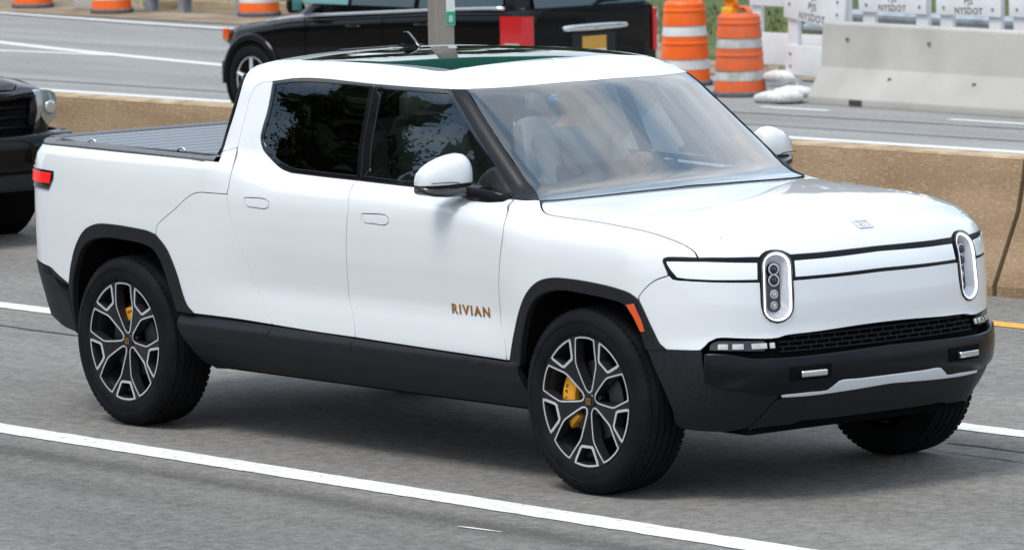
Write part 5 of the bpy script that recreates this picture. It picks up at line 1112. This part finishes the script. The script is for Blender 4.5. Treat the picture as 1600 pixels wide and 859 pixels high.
# sandbags on the feet
M['bag'] = noise_col(mat('sandbag_white', (.74, .73, .70), .9), (.62, .60, .57), (.80, .79, .77), 12, 6, bump=.5, bscale=40)
for k, (x, y, z, rz, l, lab) in enumerate(((-22.98, 24.42, -.90, 40, .26, 'upper white sandbag slumped against the end of the pale barrier'), (-23.12, 24.22, -.955, 12, .24, 'white sandbag lying flat on the road by the pale barrier end'), (-22.90, 24.26, -.94, 70, .16, 'small folded white sandbag touching the barrier toe'), (-23.85, 25.0, -.80, 20, .25, 'soiled sandbag resting on the barricade foot beside the scuffed drum'))):
    V, Fc = superloft([((-l, 0, 0), (0, .03, 0), (0, 0, .02), 2.5), ((-l*.85, 0, .005), (0, .085, 0), (0, 0, .045), 2.5), ((-l*.3, .01, .02), (0, .115, 0), (0, 0, .07), 2.5), ((l*.3, -.01, .018), (0, .12, 0), (0, 0, .066), 2.5), ((l*.85, 0, .0), (0, .08, 0), (0, 0, .04), 2.5), ((l, 0, -.01), (0, .03, 0), (0, 0, .015), 2.5)], 16)
    b = MB(); b.add(V, Fc); o = b.build('sandbag', M['bag'], None, smooth=True); o.location = (x, y, z); o.rotation_euler = (0, 0, R(rz)); tag(o, lab, 'sandbag', 'white sandbags at the barricade')
# ---- guardrail behind the barricades and at the far left
M['galv'] = noise_col(mat('galvanised_steel', (.42, .46, .50), .45, metal=.7), (.36, .40, .44), (.52, .56, .60), 5, 5)
def guardrail(x0, y0, x1, y1, zg, label, posts, zt=.70):
    root = empty('guardrail', (x0, y0, zg), math.atan2(y1-y0, x1-x0), label=label, cat='guardrail'); L_ = math.hypot(x1-x0, y1-y0)
    pr = [(-.02, .0), (-.075, .05), (-.075, .09), (-.02, .13), (-.02, .18), (-.075, .22), (-.075, .26), (-.02, .31)]
    V = []
    for x in (0, L_):
        for py, pz in pr: V.append((x, py, zt-.31+pz))
        for py, pz in pr[::-1]: V.append((x, py+.008, zt-.31+pz))
    k = 16; b = MB(); b.add(V, [(j, (j+1) % k, k+(j+1) % k, k+j) for j in range(k)]+[tuple(range(k)), tuple(range(k, 2*k))]); b.build('beam', M['galv'], root, auto=20)
    for x in posts:
        b = MB()
        b.prism([(x-.075, -.01), (x+.075, -.01), (x+.075, .005), (x+.006, .005), (x+.006, .125), (x+.075, .125), (x+.075, .14), (x-.075, .14), (x-.075, .125), (x-.006, .125), (x-.006, .005), (x-.075, .005)], 0, zt+.05, 'z'); b.build('post', M['galv'], root)
    return root
guardrail(-60, 30.9, -34, 30.9, -1.0, 'galvanised guardrail with grey posts along the far left shoulder', (16.05, 16.86, 18.25, 2, 6, 10, 13, 21, 23.5), zt=.80)
guardrail(-27, 28.3, -10, 28.3, -1.0, 'galvanised guardrail seen through the gaps of the white barricades', (1, 3, 4.9, 6.7, 8.3, 10.2, 12, 14), zt=.72)
b = MB(); b.box((0, 0, .14), (.55, .4, .28)); o = b.build('concrete_block', M['concrete'], None); bevel(o, .03); o.location = (-45.05, 30.75, -.985); o.rotation_euler = (0, 0, R(20)); tag(o, 'pale concrete block between the two drums at the far left', 'block')
# timber and rubble lying on the far bank
M['timber'] = noise_col(mat('old_timber', (.42, .32, .20), .9), (.30, .22, .13), (.50, .40, .27), 6, 6, stretch=(.2, 1, 1))
for k, (x, y, l, rz, lab) in enumerate(((-43.4, 31.6, 2.4, 8, 'tan timber lying behind the left guardrail posts'), (-42.0, 31.9, 1.6, -10, 'short timber lying behind the guardrail near the suv hood'))):
    b = MB(); b.box((0, 0, .06), (l, .14, .12)); o = b.build('timber', M['timber'], None); bevel(o, .01); o.location = (x, y, -.985); o.rotation_euler = (0, 0, R(rz)); tag(o, lab, 'timber', 'timbers on the far bank')
b = MB(); V, Fc = superloft([((-.3, 0, 0), (0, .3, 0), (0, 0, .02), 2), ((-.1, 0, .05), (0, .36, 0), (0, 0, .10), 2), ((.25, 0, .12), (0, .34, 0), (0, 0, .14), 2), ((.5, 0, .16), (0, .25, 0), (0, 0, .10), 2)], 18); b.add(V, Fc)
o = b.build('drain_pipe', mat('pipe_grey', (.20, .19, .21), .7), None, smooth=True); o.location = (-24.0, 27.0, -.95); o.rotation_euler = (0, R(-25), R(-30)); tag(o, 'dark grey pipe end lying in the grass behind the angled barricade', 'pipe')
# tussocks of grass behind the far road
g_ = MB(); r2 = random.Random(5)
for i in range(9000):
    x = r2.uniform(-62, -8); y = r2.uniform(27.4, 33.5) if x > -28 else r2.uniform(31.6, 36)
    if x > -27 and y > 29.6 and r2.random() < .3: continue
    hgt = r2.uniform(.04, .13); a = r2.uniform(0, math.pi); w = r2.uniform(.008, .02); dx, dy = math.cos(a)*w, math.sin(a)*w; lx, ly = r2.uniform(-.1, .1), r2.uniform(-.1, .1)
    g_.add([(x-dx, y-dy, -1.0), (x+dx, y+dy, -1.0), (x+lx, y+ly, -1.0+hgt)], [(0, 1, 2)])
M['blade'] = noise_col(mat('grass_blades', (.10, .15, .03), .8), (.07, .11, .02), (.20, .22, .07), .9, 4)
tag(g_.build('verge_tussocks', M['blade'], None, fix=False), 'rough green grass on the bank behind the guardrail', 'grass', kind='stuff')
sheet('bank', lambda x: float(np.interp(x, [-33, -29], [33.4, 27.5])), lambda x: 60, -1.0, M['grass'])
# woods on the near side of the road, seen mirrored in the side windows
M['leaf'] = noise_col(mat('tree_leaves', (.05, .075, .02), .7), (.03, .05, .012), (.075, .11, .03), .5, 4)
sheet('verge', lambda x: -200, lambda x: -12.0, -.9, M['grass'])

# woods beyond the far carriageway, seen in the glass roof and the paintwork
def woods(name, label, xs, y0, hs, seed, nq=40, ncl=44, sz=(.15, .32), core=4.5):
    r_ = np.random.RandomState(seed); V = []; Fc = []
    for x in xs:
        tx = x+r_.uniform(-1.5, 1.5); ty = y0+r_.uniform(-3, 3); H_ = r_.uniform(*hs) if not callable(hs) else hs(x)*r_.uniform(.93, 1.05); rr = r_.uniform(2.8, 4.2)
        for c in range(ncl):
            u = r_.normal(size=3); u /= np.linalg.norm(u); cz = r_.uniform(.06, 1); q_ = rr*(1.0-.55*max(0, cz-.55)/.45)*r_.uniform(.5, 1.0)
            C_ = np.array([tx+u[0]*q_, ty+u[1]*q_, -1+H_*cz]); cr_ = r_.uniform(.6, 1.2)
            P = C_+r_.normal(size=(nq, 3))*cr_*[.6, .6, .45]; A = r_.normal(size=(nq, 3)); A /= np.linalg.norm(A, axis=1, keepdims=True); B = np.cross(A, r_.normal(size=(nq, 3))); B /= np.linalg.norm(B, axis=1, keepdims=True); S = r_.uniform(*sz, size=(nq, 1))
            S[:nq//4] *= core; P[:nq//4] = C_+(P[:nq//4]-C_)*.5-[0, 0, .6]
            for k in range(nq):
                n0 = len(V); V += [P[k]-A[k]*S[k], P[k]+B[k]*S[k]*.6, P[k]+A[k]*S[k], P[k]-B[k]*S[k]*.6]; Fc.append((n0, n0+1, n0+2, n0+3))
    return tag(mesh_obj(name, V, Fc, M['leaf']), label, 'woods', kind='stuff')
woods('far_woods', 'green woods beyond the far road mirrored in the glass roof of the white pickup', np.arange(-125, 10, 4.6), 52, (10, 15), 21)
woods('roadside_woods', 'dark green roadside woods mirrored in the side windows of the white pickup', np.arange(-95, -13, 3.2), -25, lambda x: 1+float(np.interp(x, [-60, -34, -30.0, -27.0, -21, -15], [18.4, 18.2, 17.2, 15.4, 15.6, 12.0])), 12, nq=80, ncl=120, sz=(.055, .12), core=7.0)
# ------------------------------------------------------------------ other vehicles
M['car_black'] = mat('black_car_paint', (.0035, .0035, .0045), .16, coat=.22, coat_r=.02, spec=.14)
M['car_glass'] = mat('dark_car_glass', (.02, .035, .035), .04, coat=1)
M['car_glass_teal'] = mat('teal_tinted_glass', (.10, .26, .24), .06, coat=1)
M['plastic_grey'] = mat('grey_plastic', (.018, .019, .022), .5, spec=.25)
def car_wheel(parent, loc, r, w, side, mt_rim):
    b = MB(); h = w/2
    b.lathe([(r*.66, -h*.7), (r*.72, -h), (r*.88, -h*1.02), (r*.97, -h*.8), (r, -h*.45), (r, h*.45), (r*.97, h*.8), (r*.88, h*1.02), (r*.72, h), (r*.66, h*.7)], 40, 'y', closed=True)
    t = b.build('wheel', M['rubber'], parent, auto=40); t.location = loc
    b = MB(); b.lathe([(r*.67, side*h*.75), (r*.64, side*h*.85), (r*.60, side*h*.5), (r*.58, -side*h*.6)], 40, 'y'); b.build('rim', mt_rim, t, smooth=True)
    for k in range(5):
        a = R(90+72*k); b = MB(); b.tube([(r*.08*math.cos(a), side*h*.62, r*.08*math.sin(a)), (r*.62*math.cos(a), side*h*.72, r*.62*math.sin(a))], [r*.13, r*.09], 8, sq=.5); b.build('spoke', mt_rim, t, auto=50)
    b = MB(); b.lathe([(r*.17, side*h*.3), (r*.17, side*h*.78), (r*.12, side*h*.86), (.0005, side*h*.86)], 20, 'y'); b.build('hub', mt_rim, t, auto=40)
    b = MB(); b.lathe([(r*.58, side*h*.1), (.0005, side*h*.05)], 32, 'y'); b.build('brake_shadow', M['dark'], t)
    return t
def body_loft(secs, e=6, n=40):
    return superloft([((x, 0, (a+b_)/2), (0, hw, 0), (0, 0, (b_-a)/2), e) for x, hw, a, b_ in secs], n)
# ---- black suv on the far carriageway (its own frame: +x forward)
suv = empty('suv', (-24.62, 20.72, -1.0), math.pi+SL, label='black suv driving left on the far road, cut off by the top edge', cat='suv')
V, Fc = body_loft([(2.51, .62, .44, .74), (2.48, .76, .38, .83), (2.42, .86, .33, .91), (2.32, .93, .29, .96), (2.15, .972, .27, .995), (1.8, .985, .26, 1.035), (1.3, .99, .26, 1.11), (.8, .99, .26, 1.15), (0, .99, .26, 1.20), (-1.2, .99, .28, 1.27), (-2.1, .98, .30, 1.30), (-2.36, .96, .32, 1.30), (-2.44, .93, .34, 1.29), (-2.47, .88, .40, 1.26)], 7, 48)
b = MB(); b.add(V, Fc); body = b.build('body', M['car_black'], suv, auto=35)
V = []; secs = [(1.10, -2.42, 1.36, .945), (1.22, -2.41, 1.18, .93), (1.50, -2.30, .80, .86), (1.72, -2.20, .45, .78), (1.80, -2.05, .25, .70), (1.82, -1.7, 0, .55)]
V, Fc = superloft([(((a+c)/2, 0, z), ((c-a)/2, 0, 0), (0, hw, 0), 9) for z, a, c, hw in secs], 48); b = MB(); b.add(V, Fc); b.build('cabin', M['car_black'], suv, auto=35)
for s in (-1, 1):
    for (x0, x1, x2, x3, mt) in ((.34, 1.12, .62, .36, M['car_glass_teal']), (-.72, .28, .28, -.70, M['car_glass']), (-2.10, -.80, -.78, -2.02, M['car_glass'])):
        z0, z1 = 1.24, 1.66
        def wy(z): return float(np.interp(z, [1.10, 1.22, 1.50, 1.72], [.945, .93, .86, .78]))+.006
        b = MB(); P = [(x0, s*wy(z0), z0), (x1, s*wy(z0), z0), (x2, s*wy(z1), z1), (x3, s*wy(z1), z1)]; Q = [(x, y-s*.012, z) for x, y, z in P]
        b.add(P+Q, [(0, 1, 2, 3), (7, 6, 5, 4), (0, 4, 5, 1), (1, 5, 6, 2), (2, 6, 7, 3), (3, 7, 4, 0)]); b.build('side_window', mt, suv)
    b = MB(); b.tube([(x, s*(.992 if x < 1.2 else .985), z) for x, z in ((1.62, 1.03), (1.3, 1.075), (.8, 1.12), (0, 1.165), (-1.2, 1.235), (-2.0, 1.27), (-2.2, 1.272))], .018, 8); b.build('belt_trim', M['chrome'], suv, smooth=True)
    for x, z in ((.18, 1.02), (-.92, 1.07)):
        b = MB(); b.tube([(x+.11, s*.995, z), (x+.09, s*1.02, z), (x-.09, s*1.02, z), (x-.11, s*.995, z)], .014, 8); b.build('door_handle', M['car_black'], suv, auto=50)
    for x in (.98, -.28, -1.36):
        b = MB(); b.box((x, s*.9905, .74), (.008, .006, .78)); b.build('door_seam', M['dark'], suv)
    b = MB(); V, Fc = superloft([((1.02, s*.97, 1.20), (.03, 0, 0), (0, 0, .03), 3), ((1.02, s*1.04, 1.22), (.06, 0, 0), (0, 0, .075), 3), ((1.0, s*1.17, 1.23), (.06, 0, 0), (0, 0, .085), 3), ((.98, s*1.22, 1.23), (.03, 0, 0), (0, 0, .05), 3)], 20); b.add(V, Fc); mo = b.build('side_mirror', M['car_black'], suv, auto=50)
    b = MB(); b.box((.935, s*1.13, 1.235), (.006, .13, .12)); o = b.build('mirror_glass', M['car_glass_teal'], mo); bevel(o, .002)
    for x in (1.88, -1.50):
        b = MB(); b.lathe([(.455, s*.992), (.455, s*.60), (.0005, s*.60)], 40, 'y', c=(x, 0, .40)); b.build('wheel_arch', M['dark'], suv)
        b = MB(); P = [(x+.455*math.cos(R(a)), s*.99, .40+.455*math.sin(R(a))) for a in range(-8, 190, 9)]; b.tube(P, .034, 8, sq=1.2); b.build('arch_flare', M['car_black'], suv, auto=50)
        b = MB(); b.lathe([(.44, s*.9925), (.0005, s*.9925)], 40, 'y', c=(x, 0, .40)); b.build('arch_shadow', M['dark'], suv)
        car_wheel(suv, (x, s*.905, .385), .385, .23, s, M['satin_metal'])
    b = MB(); b.prism([(2.40, .76), (2.475, .77), (2.43, .90), (2.36, .92)], s*.70, s*.90, 'y'); o = b.build('headlamp', M['lamp_clear'], suv); bevel(o, .015)
    b = MB(); b.box((2.385, s*.925, .865), (.10, .03, .12)); o = b.build('side_marker', M['amber'], suv); bevel(o, .010)
    b = MB(); lp_ = [(-2.490, .85), (-2.490, .90), (-2.44, .968), (-2.14, 1.002), (-2.14, .93), (-2.40, .85)]; b.prism(lp_ if s > 0 else [(q[0], -q[1]) for q in lp_[::-1]], .76, 1.195, 'z'); o = b.build('tail_lamp', M['red_lens'], suv)
    for zz in (.84, .90): 
        b = MB(); b.box((-2.30, s*.9865, zz), (.20, .008, .036), rz=s*.113); b.build('reverse_lens', M['lamp_clear'], o)
b = MB(); b.box((-2.475, 0, .50), (.12, 1.86, .26)); o = b.build('rear_bumper', M['car_black'], suv); bevel(o, .04, 3)
b = MB(); b.box((2.46, 0, .46), (.14, 1.80, .24)); o = b.build('front_bumper', M['car_black'], suv); bevel(o, .05, 3)
for s in (-1, 1):
    b = MB(); b.box((2.40, s*.93, .44), (.16, .05, .022)); o = b.build('bumper_trim', M['chrome'], suv); bevel(o, .006)
V, Fc = superloft([((-2.488, y, 1.045), (.03, 0, 0), (0, 0, hh), 3) for y, hh in ((-.46, .012), (-.44, .030), (-.3, .036), (0, .040), (.3, .036), (.44, .030), (.46, .012))], 16); b = MB(); b.add(V, Fc); hb_ = b.build('hatch_trim', M['chrome'], suv, auto=50)
b = MB(); b.box((-2.521, 0, 1.045), (.008, .05, .022)); o = b.build('emblem', mat('gold_emblem', (.70, .42, .12), .3, metal=.8), hb_); bevel(o, .003)
b = MB(); b.box((-2.477, 0, .86), (.012, .62, .26)); o = b.build('plate_recess', M['plastic_grey'], suv); bevel(o, .02)
b = MB(); b.box((-2.487, 0, .87), (.008, .34, .165)); pl = b.build('number_plate', mat('plate_gold', (.62, .33, .05), .5), suv); bevel(pl, .006)
b = MB(); b.box((-2.4925, 0, .800), (.003, .33, .025)); b.build('plate_band', M['marker_white'], pl)
b = MB(); P = [(-2.465, -.78, 1.27), (-2.465, .78, 1.27), (-2.26, .68, 1.66), (-2.26, -.68, 1.66)]; Q = [(x+.03, y, z) for x, y, z in P]; b.add(P+Q, [(0, 1, 2, 3), (7, 6, 5, 4), (0, 4, 5, 1), (1, 5, 6, 2), (2, 6, 7, 3), (3, 7, 4, 0)]); b.build('rear_glass', M['car_glass'], suv)
b = MB(); b.tube([(-2.485, -.05, 1.30), (-2.47, -.2, 1.33), (-2.46, -.42, 1.325)], .016, 6); b.build('rear_wiper', M['dark'], suv)
# ---- black pickup following in the next lane (frame: nose at origin, +x forward)
bp = empty('pickup_truck', (-7.93, 3.36, 0), R(0.5), label='black pickup with clear corner headlamp, half out of frame at left edge', cat='pickup truck')
V, Fc = body_loft([(-.02, .70, .60, .93), (-.06, .78, .52, .985), (-.16, .86, .46, 1.02), (-.40, .915, .44, 1.055), (-.9, .935, .44, 1.09), (-1.5, .94, .44, 1.13), (-1.6, .94, .44, 1.14), (-3.4, .94, .44, 1.16), (-3.5, .94, .44, 1.14), (-5.2, .94, .46, 1.12), (-5.28, .92, .50, 1.10)], 7, 48)
b = MB(); b.add(V, Fc); b.build('body', M['car_black'], bp, auto=35)
V, Fc = superloft([(((a+c)/2, 0, z), ((c-a)/2, 0, 0), (0, hw, 0), 9) for z, a, c, hw in ((1.05, -3.42, -1.30, .88), (1.15, -3.42, -1.45, .87), (1.45, -3.35, -1.95, .79), (1.68, -3.25, -2.25, .72), (1.75, -3.1, -2.4, .64))], 48); b = MB(); b.add(V, Fc); b.build('cabin', M['car_black'], bp, auto=35)
b = MB(); P = [(-1.50, -.78, 1.16), (-1.50, .78, 1.16), (-2.20, .66, 1.64), (-2.20, -.66, 1.64)]; Q = [(x+.02, y, z+.012) for x, y, z in P]; b.add(P+Q, [(3, 2, 1, 0), (4, 5, 6, 7), (0, 1, 5, 4), (1, 2, 6, 5), (2, 3, 7, 6), (3, 0, 4, 7)]); b.build('windshield', M['car_glass'], bp)
V, Fc = superloft([((x, 0, z), (0, hw, 0), (0, 0, .022), 4) for x, hw, z in ((-.07, .52, .985), (-.14, .60, 1.020), (-.45, .66, 1.062), (-1.0, .70, 1.102), (-1.45, .72, 1.135))], 32); b = MB(); b.add(V, Fc); b.build('hood', M['car_black'], bp, auto=35)
for s in (-1, 1):
    z0, z1 = 1.19, 1.60
    for x0, x1, x2, x3 in ((-2.40, -1.62, -2.12, -2.42), (-3.30, -2.48, -2.50, -3.22)):
        def wy2(z): return float(np.interp(z, [1.05, 1.15, 1.45, 1.68], [.88, .87, .79, .72]))+.006
        b = MB(); P = [(x0, s*wy2(z0), z0), (x1, s*wy2(z0), z0), (x2, s*wy2(z1), z1), (x3, s*wy2(z1), z1)]; Q = [(x, y-s*.012, z) for x, y, z in P]
        b.add(P+Q, [(0, 1, 2, 3), (7, 6, 5, 4), (0, 4, 5, 1), (1, 5, 6, 2), (2, 6, 7, 3), (3, 7, 4, 0)]); b.build('side_window', M['car_glass'], bp)
    # headlamp: swept corner unit
    def hlx(y): return .006-.30*max(0, abs(y)-.60)**1.3-.35*max(0, abs(y)-.74)
    top = [(.585, .955), (.66, .985), (.75, .990), (.83, .980), (.895, .955)]; bot = [(.63, .78), (.70, .765), (.77, .760), (.84, .770), (.905, .80)]
    V = []
    for (ya, za), (yb, zb_) in zip(top, bot):
        for k in range(5):
            t = k/4; y = ya+(yb-ya)*t; z = za+(zb_-za)*t; V.append((hlx(y)-.03+.022*math.sin(math.pi*(.15+.7*t))-.05*max(0, z-.9), s*y, z))
    n0 = len(V); V += [(x-.12, y*.97, z) for x, y, z in V]
    Fc = []
    for i in range(4):
        for k in range(4): Fc += [(i*5+k, i*5+k+1, i*5+k+6, i*5+k+5), (n0+i*5+k, n0+i*5+k+5, n0+i*5+k+6, n0+i*5+k+1)]
    bd = [0, 1, 2, 3, 4, 9, 14, 19, 24, 23, 22, 21, 20, 15, 10, 5]
    Fc += [(a, c, n0+c, n0+a) for a, c in zip(bd, bd[1:]+bd[:1])]
    b = MB(); b.add(V, Fc); hl_ = b.build('headlamp', mat('headlamp_lens', (.36, .40, .39), .16, coat=1, metal=.3), bp, auto=40)
    b = MB(); b.box((-.004, s*.635, .885), (.02, .055, .10)); o = b.build('turn_lens', mat('amber_faded', (.80, .36, .18), .25, coat=.5), hl_); bevel(o, .008)
    b = MB(); b.lathe([(.045, .0), (.047, .004), (.03, .006), (.0005, .004)], 20, 'x', c=(-.018, s*.775, .875)); b.build('reflector_bowl', M['lamp_clear'], hl_, smooth=True)
    for x in (-.83, -4.05):
        b = MB(); b.lathe([(.45, s*.944), (.45, s*.55), (.0005, s*.55)], 40, 'y', c=(x, 0, .42)); b.build('wheel_arch', M['dark'], bp)
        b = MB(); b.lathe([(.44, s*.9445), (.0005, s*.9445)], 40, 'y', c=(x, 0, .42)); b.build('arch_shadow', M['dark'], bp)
        b = MB(); P = [(x+.455*math.cos(R(a)), s*.945, .42+.455*math.sin(R(a))) for a in range(-8, 190, 9)]; b.tube(P, .035, 8); b.build('arch_flare', M['car_black'], bp, auto=50)
        car_wheel(bp, (x, s*.845, .385), .385, .25, s, M['satin_metal'])
# grille: body-colour surround, dark opening, three bars
for (y0, z0, y1, z1, th) in ((-.60, .965, .60, .965, .035), (-.55, .70, .55, .70, .032)):
    b = MB(); b.tube([(.015, y0, z0), (.05, y0*.5, z0), (.06, 0, z0), (.05, y1*.5, z1), (.015, y1, z1)], th, 10); b.build('grille_surround', M['car_black'], bp, smooth=True)
for s in (-1, 1):
    b = MB(); b.tube([(.012, s*.60, .965), (.02, s*.605, .86), (.015, s*.56, .70)], .034, 10); b.build('grille_surround', M['car_black'], bp, smooth=True)
b = MB(); b.box((-.01, 0, .83), (.05, 1.12, .26)); b.build('grille_opening', M['dark'], bp)
for zz in (.765, .83, .895):
    b = MB(); b.tube([(.012, -.56, zz), (.040, 0, zz), (.012, .56, zz)], .020, 8, sq=.8); b.build('grille_bar', M['trim_black'], bp, smooth=True)
V, Fc = superloft([((x, y, .60), (.10, 0, 0), (0, 0, .125), 3.5) for y, x in ((-.955, -.30), (-.945, -.16), (-.90, -.04), (-.70, .03), (-.4, .065), (0, .075), (.4, .065), (.70, .03), (.90, -.04), (.945, -.16), (.955, -.30))], 24); b = MB(); b.add(V, Fc); b.build('front_bumper', M['car_black'], bp, auto=50)
V, Fc = superloft([((x, y, .42), (.08, 0, 0), (0, 0, .07), 3.5) for y, x in ((-.90, -.25), (-.84, -.07), (-.6, .0), (0, .03), (.6, .0), (.84, -.07), (.90, -.25))], 24); b = MB(); b.add(V, Fc); b.build('valance', M['plastic_grey'], bp, auto=50)
b = MB(); b.box((.135, 0, .585), (.05, 1.0, .10)); o = b.build('lower_intake', M['dark'], bp); bevel(o, .02)
b = MB(); b.box((.165, 0, .62), (.012, .31, .155)); o = b.build('front_plate', M['marker_white'], bp); bevel(o, .004)
b = MB(); b.box((-2.6, 0, .42), (4.6, 1.3, .16)); b.build('underbody', M['dark'], bp)
# ------------------------------------------------------------------ the driver
def skin_person():
    V = []; E = []; Rr = []
    def v(p, r, par=None):
        V.append(p); Rr.append(r); i = len(V)-1
        if par is not None: E.append((par, i))
        return i
    x, y = 1.83, .38
    pel = v((x, y, .98), .15); ab = v((x-.03, y, 1.12), .135, pel); ch = v((x-.06, y, 1.30), .145, ab); ub = v((x-.075, y, 1.40), .115, ch)
    nk = v((x-.065, y, 1.475), .055, ub); jaw = v((x-.045, y, 1.54), .062, nk); hd = v((x-.05, y, 1.60), .088, jaw); tp = v((x-.055, y, 1.665), .070, hd)
    nose = v((x+.045, y, 1.585), .013, hd)
    for s in (-1, 1):
        v((x-.06, y+s*.088, 1.585), .016, hd)
        hip = v((x+.06, y+s*.10, .96), .10, pel); kn = v((x+.46, y+s*.13, 1.0), .075, hip); ft = v((x+.62, y+s*.12, .72), .055, kn); v((x+.74, y+s*.12, .70), .045, ft)
    tips = []
    for s, hand in ((-1, (2.37, .30, 1.335)), (1, (2.30, .545, 1.20))):
        sh = v((x-.06, y+s*.175, 1.375), .075, ub); el = v((x+.13, y+s*.27, 1.16), .052, sh); wr = v((hand[0]-.10, hand[1], hand[2]-.035), .032, el); pm = v((hand[0]-.045, hand[1], hand[2]-.002), .036, wr)
        for k, (dy, l) in enumerate(((-.027, .9), (-.009, 1.0), (.009, .96), (.027, .8))):
            a = v((hand[0]+.0, hand[1]+dy, hand[2]+.020), .0095, pm); c = v((hand[0]+.030*l, hand[1]+dy, hand[2]+.010), .0085, a); v((hand[0]+.034*l, hand[1]+dy, hand[2]-.018), .0075, c)
        th = v((hand[0]-.03, hand[1]-s*.040, hand[2]-.008), .0105, pm); v((hand[0]+.002, hand[1]-s*.046, hand[2]-.016), .009, th)
    me = bpy.data.meshes.new('person'); me.from_pydata(V, E, []); o = bpy.data.objects.new('person', me); COL.objects.link(o)
    md = o.modifiers.new('skin', 'SKIN'); md.use_smooth_shade = True
    for i, r_ in enumerate(Rr): me.skin_vertices[0].data[i].radius = (r_, r_*(1.25 if i in (1, 2, 3) else 1.0))
    me.skin_vertices[0].data[0].use_root = True
    sb = o.modifiers.new('sub', 'SUBSURF'); sb.levels = 2; sb.render_levels = 2
    dg = bpy.context.evaluated_depsgraph_get(); dg.update(); m2 = bpy.data.meshes.new_from_object(o.evaluated_get(dg)); bpy.data.objects.remove(o)
    m2.materials.clear()
    for mt in (mat('shirt_blue_grey', (.16, .20, .24), .85), mat('skin', (.52, .30, .22), .55, Subsurface__Weight=.1), mat('trousers_dark', (.03, .035, .05), .9)): m2.materials.append(mt)
    for p in m2.polygons:
        c = p.center; p.material_index = 1 if c.z > 1.455 or c.x > 2.06 and c.z > 1.10 else (2 if c.z < 1.02 else 0)
        p.use_smooth = True
    m2.name = 'person'; o = bpy.data.objects.new('person', m2); COL.objects.link(o); return o
pr_ = skin_person(); tag(pr_, 'driver in blue-grey shirt with a hand on the wheel, dimly seen through the windshield', 'person')
b = MB(); V, Fc = superloft([((1.765, .38, 1.60), (.098, 0, 0), (0, .095, 0), 2.2), ((1.762, .38, 1.64), (.100, 0, 0), (0, .096, 0), 2.2), ((1.765, .38, 1.675), (.088, 0, 0), (0, .084, 0), 2.2), ((1.77, .38, 1.70), (.05, 0, 0), (0, .05, 0), 2.2)], 20); b.add(V, Fc); b.build('hair', mat('hair_dark', (.03, .022, .018), .7), pr_, smooth=True)
for s in (-1, 1):
    b = MB(); b.lathe([(.0115, 0), (.008, .006), (.0005, .008)], 10, 'x', c=(1.853, .38+s*.032, 1.602)); b.build('eye', mat('eye_dark', (.05, .04, .04), .2), pr_)
b = MB(); b.tube([(1.856, .355, 1.548), (1.862, .38, 1.546), (1.856, .405, 1.548)], .005, 6); b.build('mouth', mat('lips', (.42, .18, .15), .6), pr_)
